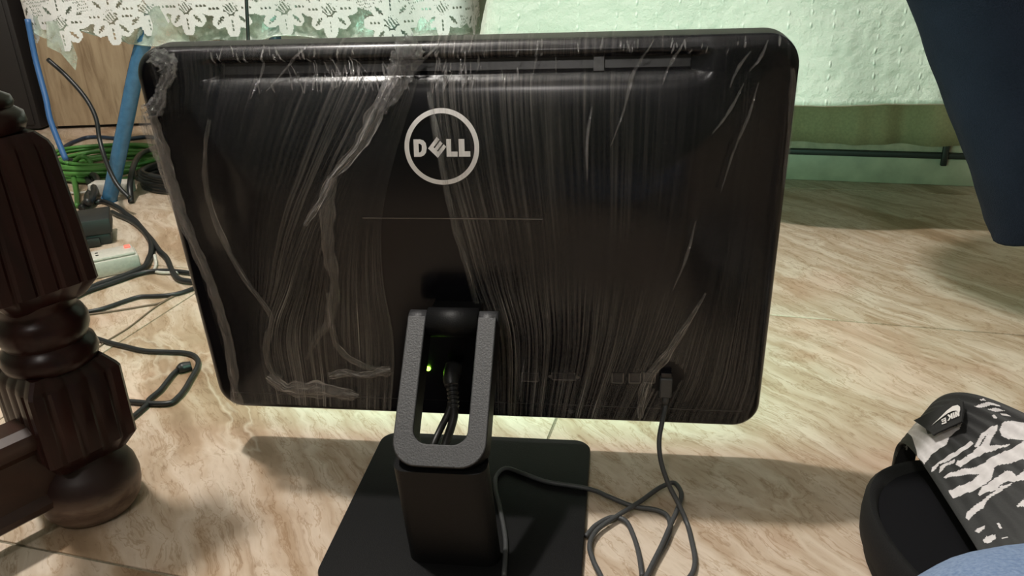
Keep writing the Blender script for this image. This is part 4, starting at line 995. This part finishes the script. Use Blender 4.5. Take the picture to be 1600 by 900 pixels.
off = Vector((-sl.location.x, -sl.location.y, 0))
def loc(polys): return [[np.array(Vector(p)+off) for p in P] for P in polys]
tg = plate('woven_tag', loc(TAGP), TAG_N, .0018, 'tag', sp_)
plate('tag_emblem', loc(SWOOSH), TAG_N, .0004, 'print', sp_)
for P in LETTERS: plate('tag_letter', loc([P]), TAG_N, .0004, 'print', sp_)

# ------------------------------------------------------------------ people (only a leg of each is in view)
def foot_mesh(name, ankle, heel_dir, up_len, r_calf, m, parent, side=1):
    """calf, ankle, foot and five toes grown from one skeleton"""
    ax, ay = ankle; hd = Vector((*heel_dir, 0)).normalized(); sd = Vector((-hd.y, hd.x, 0))*side; A = Vector((ax, ay, 0))
    V = []; Ed = []; Rr = []
    def add(p, r, par=None):
        V.append(p); Rr.append(r); i = len(V)-1
        if par is not None: Ed.append((par, i))
        return i
    k0 = add(A+Vector((0, 0, .085)), .034)
    k1 = add(A+Vector((0, 0, .16))+Vector(UPV)*.06, .036, k0); k2 = add(A+Vector((0, 0, .16+up_len*.5))+Vector(UPV)*up_len*.5, r_calf*.9, k1); k3 = add(A+Vector((0, 0, .16+up_len))+Vector(UPV)*up_len, r_calf, k2)
    h = add(A-hd*.04+Vector((0, 0, .034)), .030, k0); mid = add(A+hd*.06+Vector((0, 0, .042)), .034, k0); ball = add(A+hd*.125+Vector((0, 0, .026)), .024, mid)
    for q, (ln, rr) in enumerate(((.060, .0135), (.056, .0095), (.050, .009), (.043, .0085), (.036, .008))):
        s_ = (-.030+q*.0165); b0 = add(A+hd*(.135-.010*q)+sd*s_+Vector((0, 0, .016)), rr*1.1, ball)
        b1 = add(A+hd*(.135-.010*q+ln*.6)+sd*s_*1.12+Vector((0, 0, .015)), rr, b0); add(A+hd*(.135-.010*q+ln)+sd*s_*1.12+Vector((0, 0, .009)), rr*.85, b1)
    me = bpy.data.meshes.new(name); me.from_pydata(V, Ed, []); o = bpy.data.objects.new(name, me); COL.objects.link(o)
    md = o.modifiers.new('s', 'SKIN'); me.skin_vertices or None
    bm = bmesh.new(); bm.from_mesh(me); ly = bm.verts.layers.skin.verify()
    for v_, r in zip(bm.verts, Rr): v_[ly].radius = (r, r); v_[ly].use_root = False
    bm.verts.ensure_lookup_table(); bm.verts[0][ly].use_root = True; bm.to_mesh(me); bm.free()
    sb = o.modifiers.new('u', 'SUBSURF'); sb.levels = 2; sb.render_levels = 2
    dg = bpy.context.evaluated_depsgraph_get(); ev = bpy.data.meshes.new_from_object(o.evaluated_get(dg)); bpy.data.objects.remove(o)
    ev.name = name; ev.materials.clear(); ev.materials.append(MT[m]); r = bpy.data.objects.new(name, ev); COL.objects.link(r); r.parent = parent
    ev.polygons.foreach_set('use_smooth', [True]*len(ev.polygons)); return r
def limb(name, pts, rad, m, parent, n=70, res=40, fold=.004, seed=0, open_end=True):
    P = catmull(pts, n); T, N, B = frames(P); rr = np.interp(np.linspace(0, 1, n), np.linspace(0, 1, len(rad)), rad); v = []
    for i in range(n):
        for j in range(res):
            a = 2*math.pi*j/res; d = (math.cos(a)*N[i]+math.sin(a)*B[i])
            q = fold*(noise.noise((math.cos(a)*1.6+seed, math.sin(a)*1.6, i*.09))+.5*noise.noise((math.cos(a)*4+seed, math.sin(a)*4, i*.22)))
            v.append(P[i]+d*(rr[i]+q))
    f = [(i*res+j, i*res+(j+1) % res, (i+1)*res+(j+1) % res, (i+1)*res+j) for i in range(n-1) for j in range(res)]
    f.append(tuple(range(res))[::-1])
    if not open_end: f.append(tuple((n-1)*res+j for j in range(res)))
    o = mesh(name, v, f, m, parent)
    if open_end: md = o.modifiers.new('t', 'SOLIDIFY'); md.thickness = .004; md.offset = -1
    return o
p1 = empty('person', (.705, .39, 0)); tag(p1, 'person seen only by one dark navy trouser leg at upper right', 'person')
def rel(P, o): return [tuple(np.array(p)-np.array(o.location)) for p in P]
limb('trouser_leg', rel([(.16, .36, 1.02), (.27, .365, .86), (.382, .37, .70), (.494, .372, .484), (.575, .378, .32), (.628, .384, .212), (.636, .384, .196)], p1), [.105, .10, .098, .094, .090, .087, .087, .089], 'navy', p1, 90, 44, .004, 2)
UPV = (-.55, 0, 0)
foot_mesh('bare_foot', (.0, .0), (.35, -1), .22, .045, 'skin', p1)
p2 = empty('person', (.50, -.55, 0)); tag(p2, 'person seen only by a knee in faded light blue denim at bottom right', 'person')
limb('jeans_leg', rel([(.20, -1.22, .13), (.28, -.95, .14), (.352, -.62, .165), (.391, -.388, .180), (.445, -.352, .170), (.54, -.39, .122), (.61, -.425, .095)], p2), [.098, .094, .084, .076, .073, .064, .058], 'jeans', p2, 90, 44, .003, 5)
UPV = (-.75, .2, 0)
foot_mesh('bare_foot', (.125, .115), (.8, .5), .06, .036, 'skin', p2)
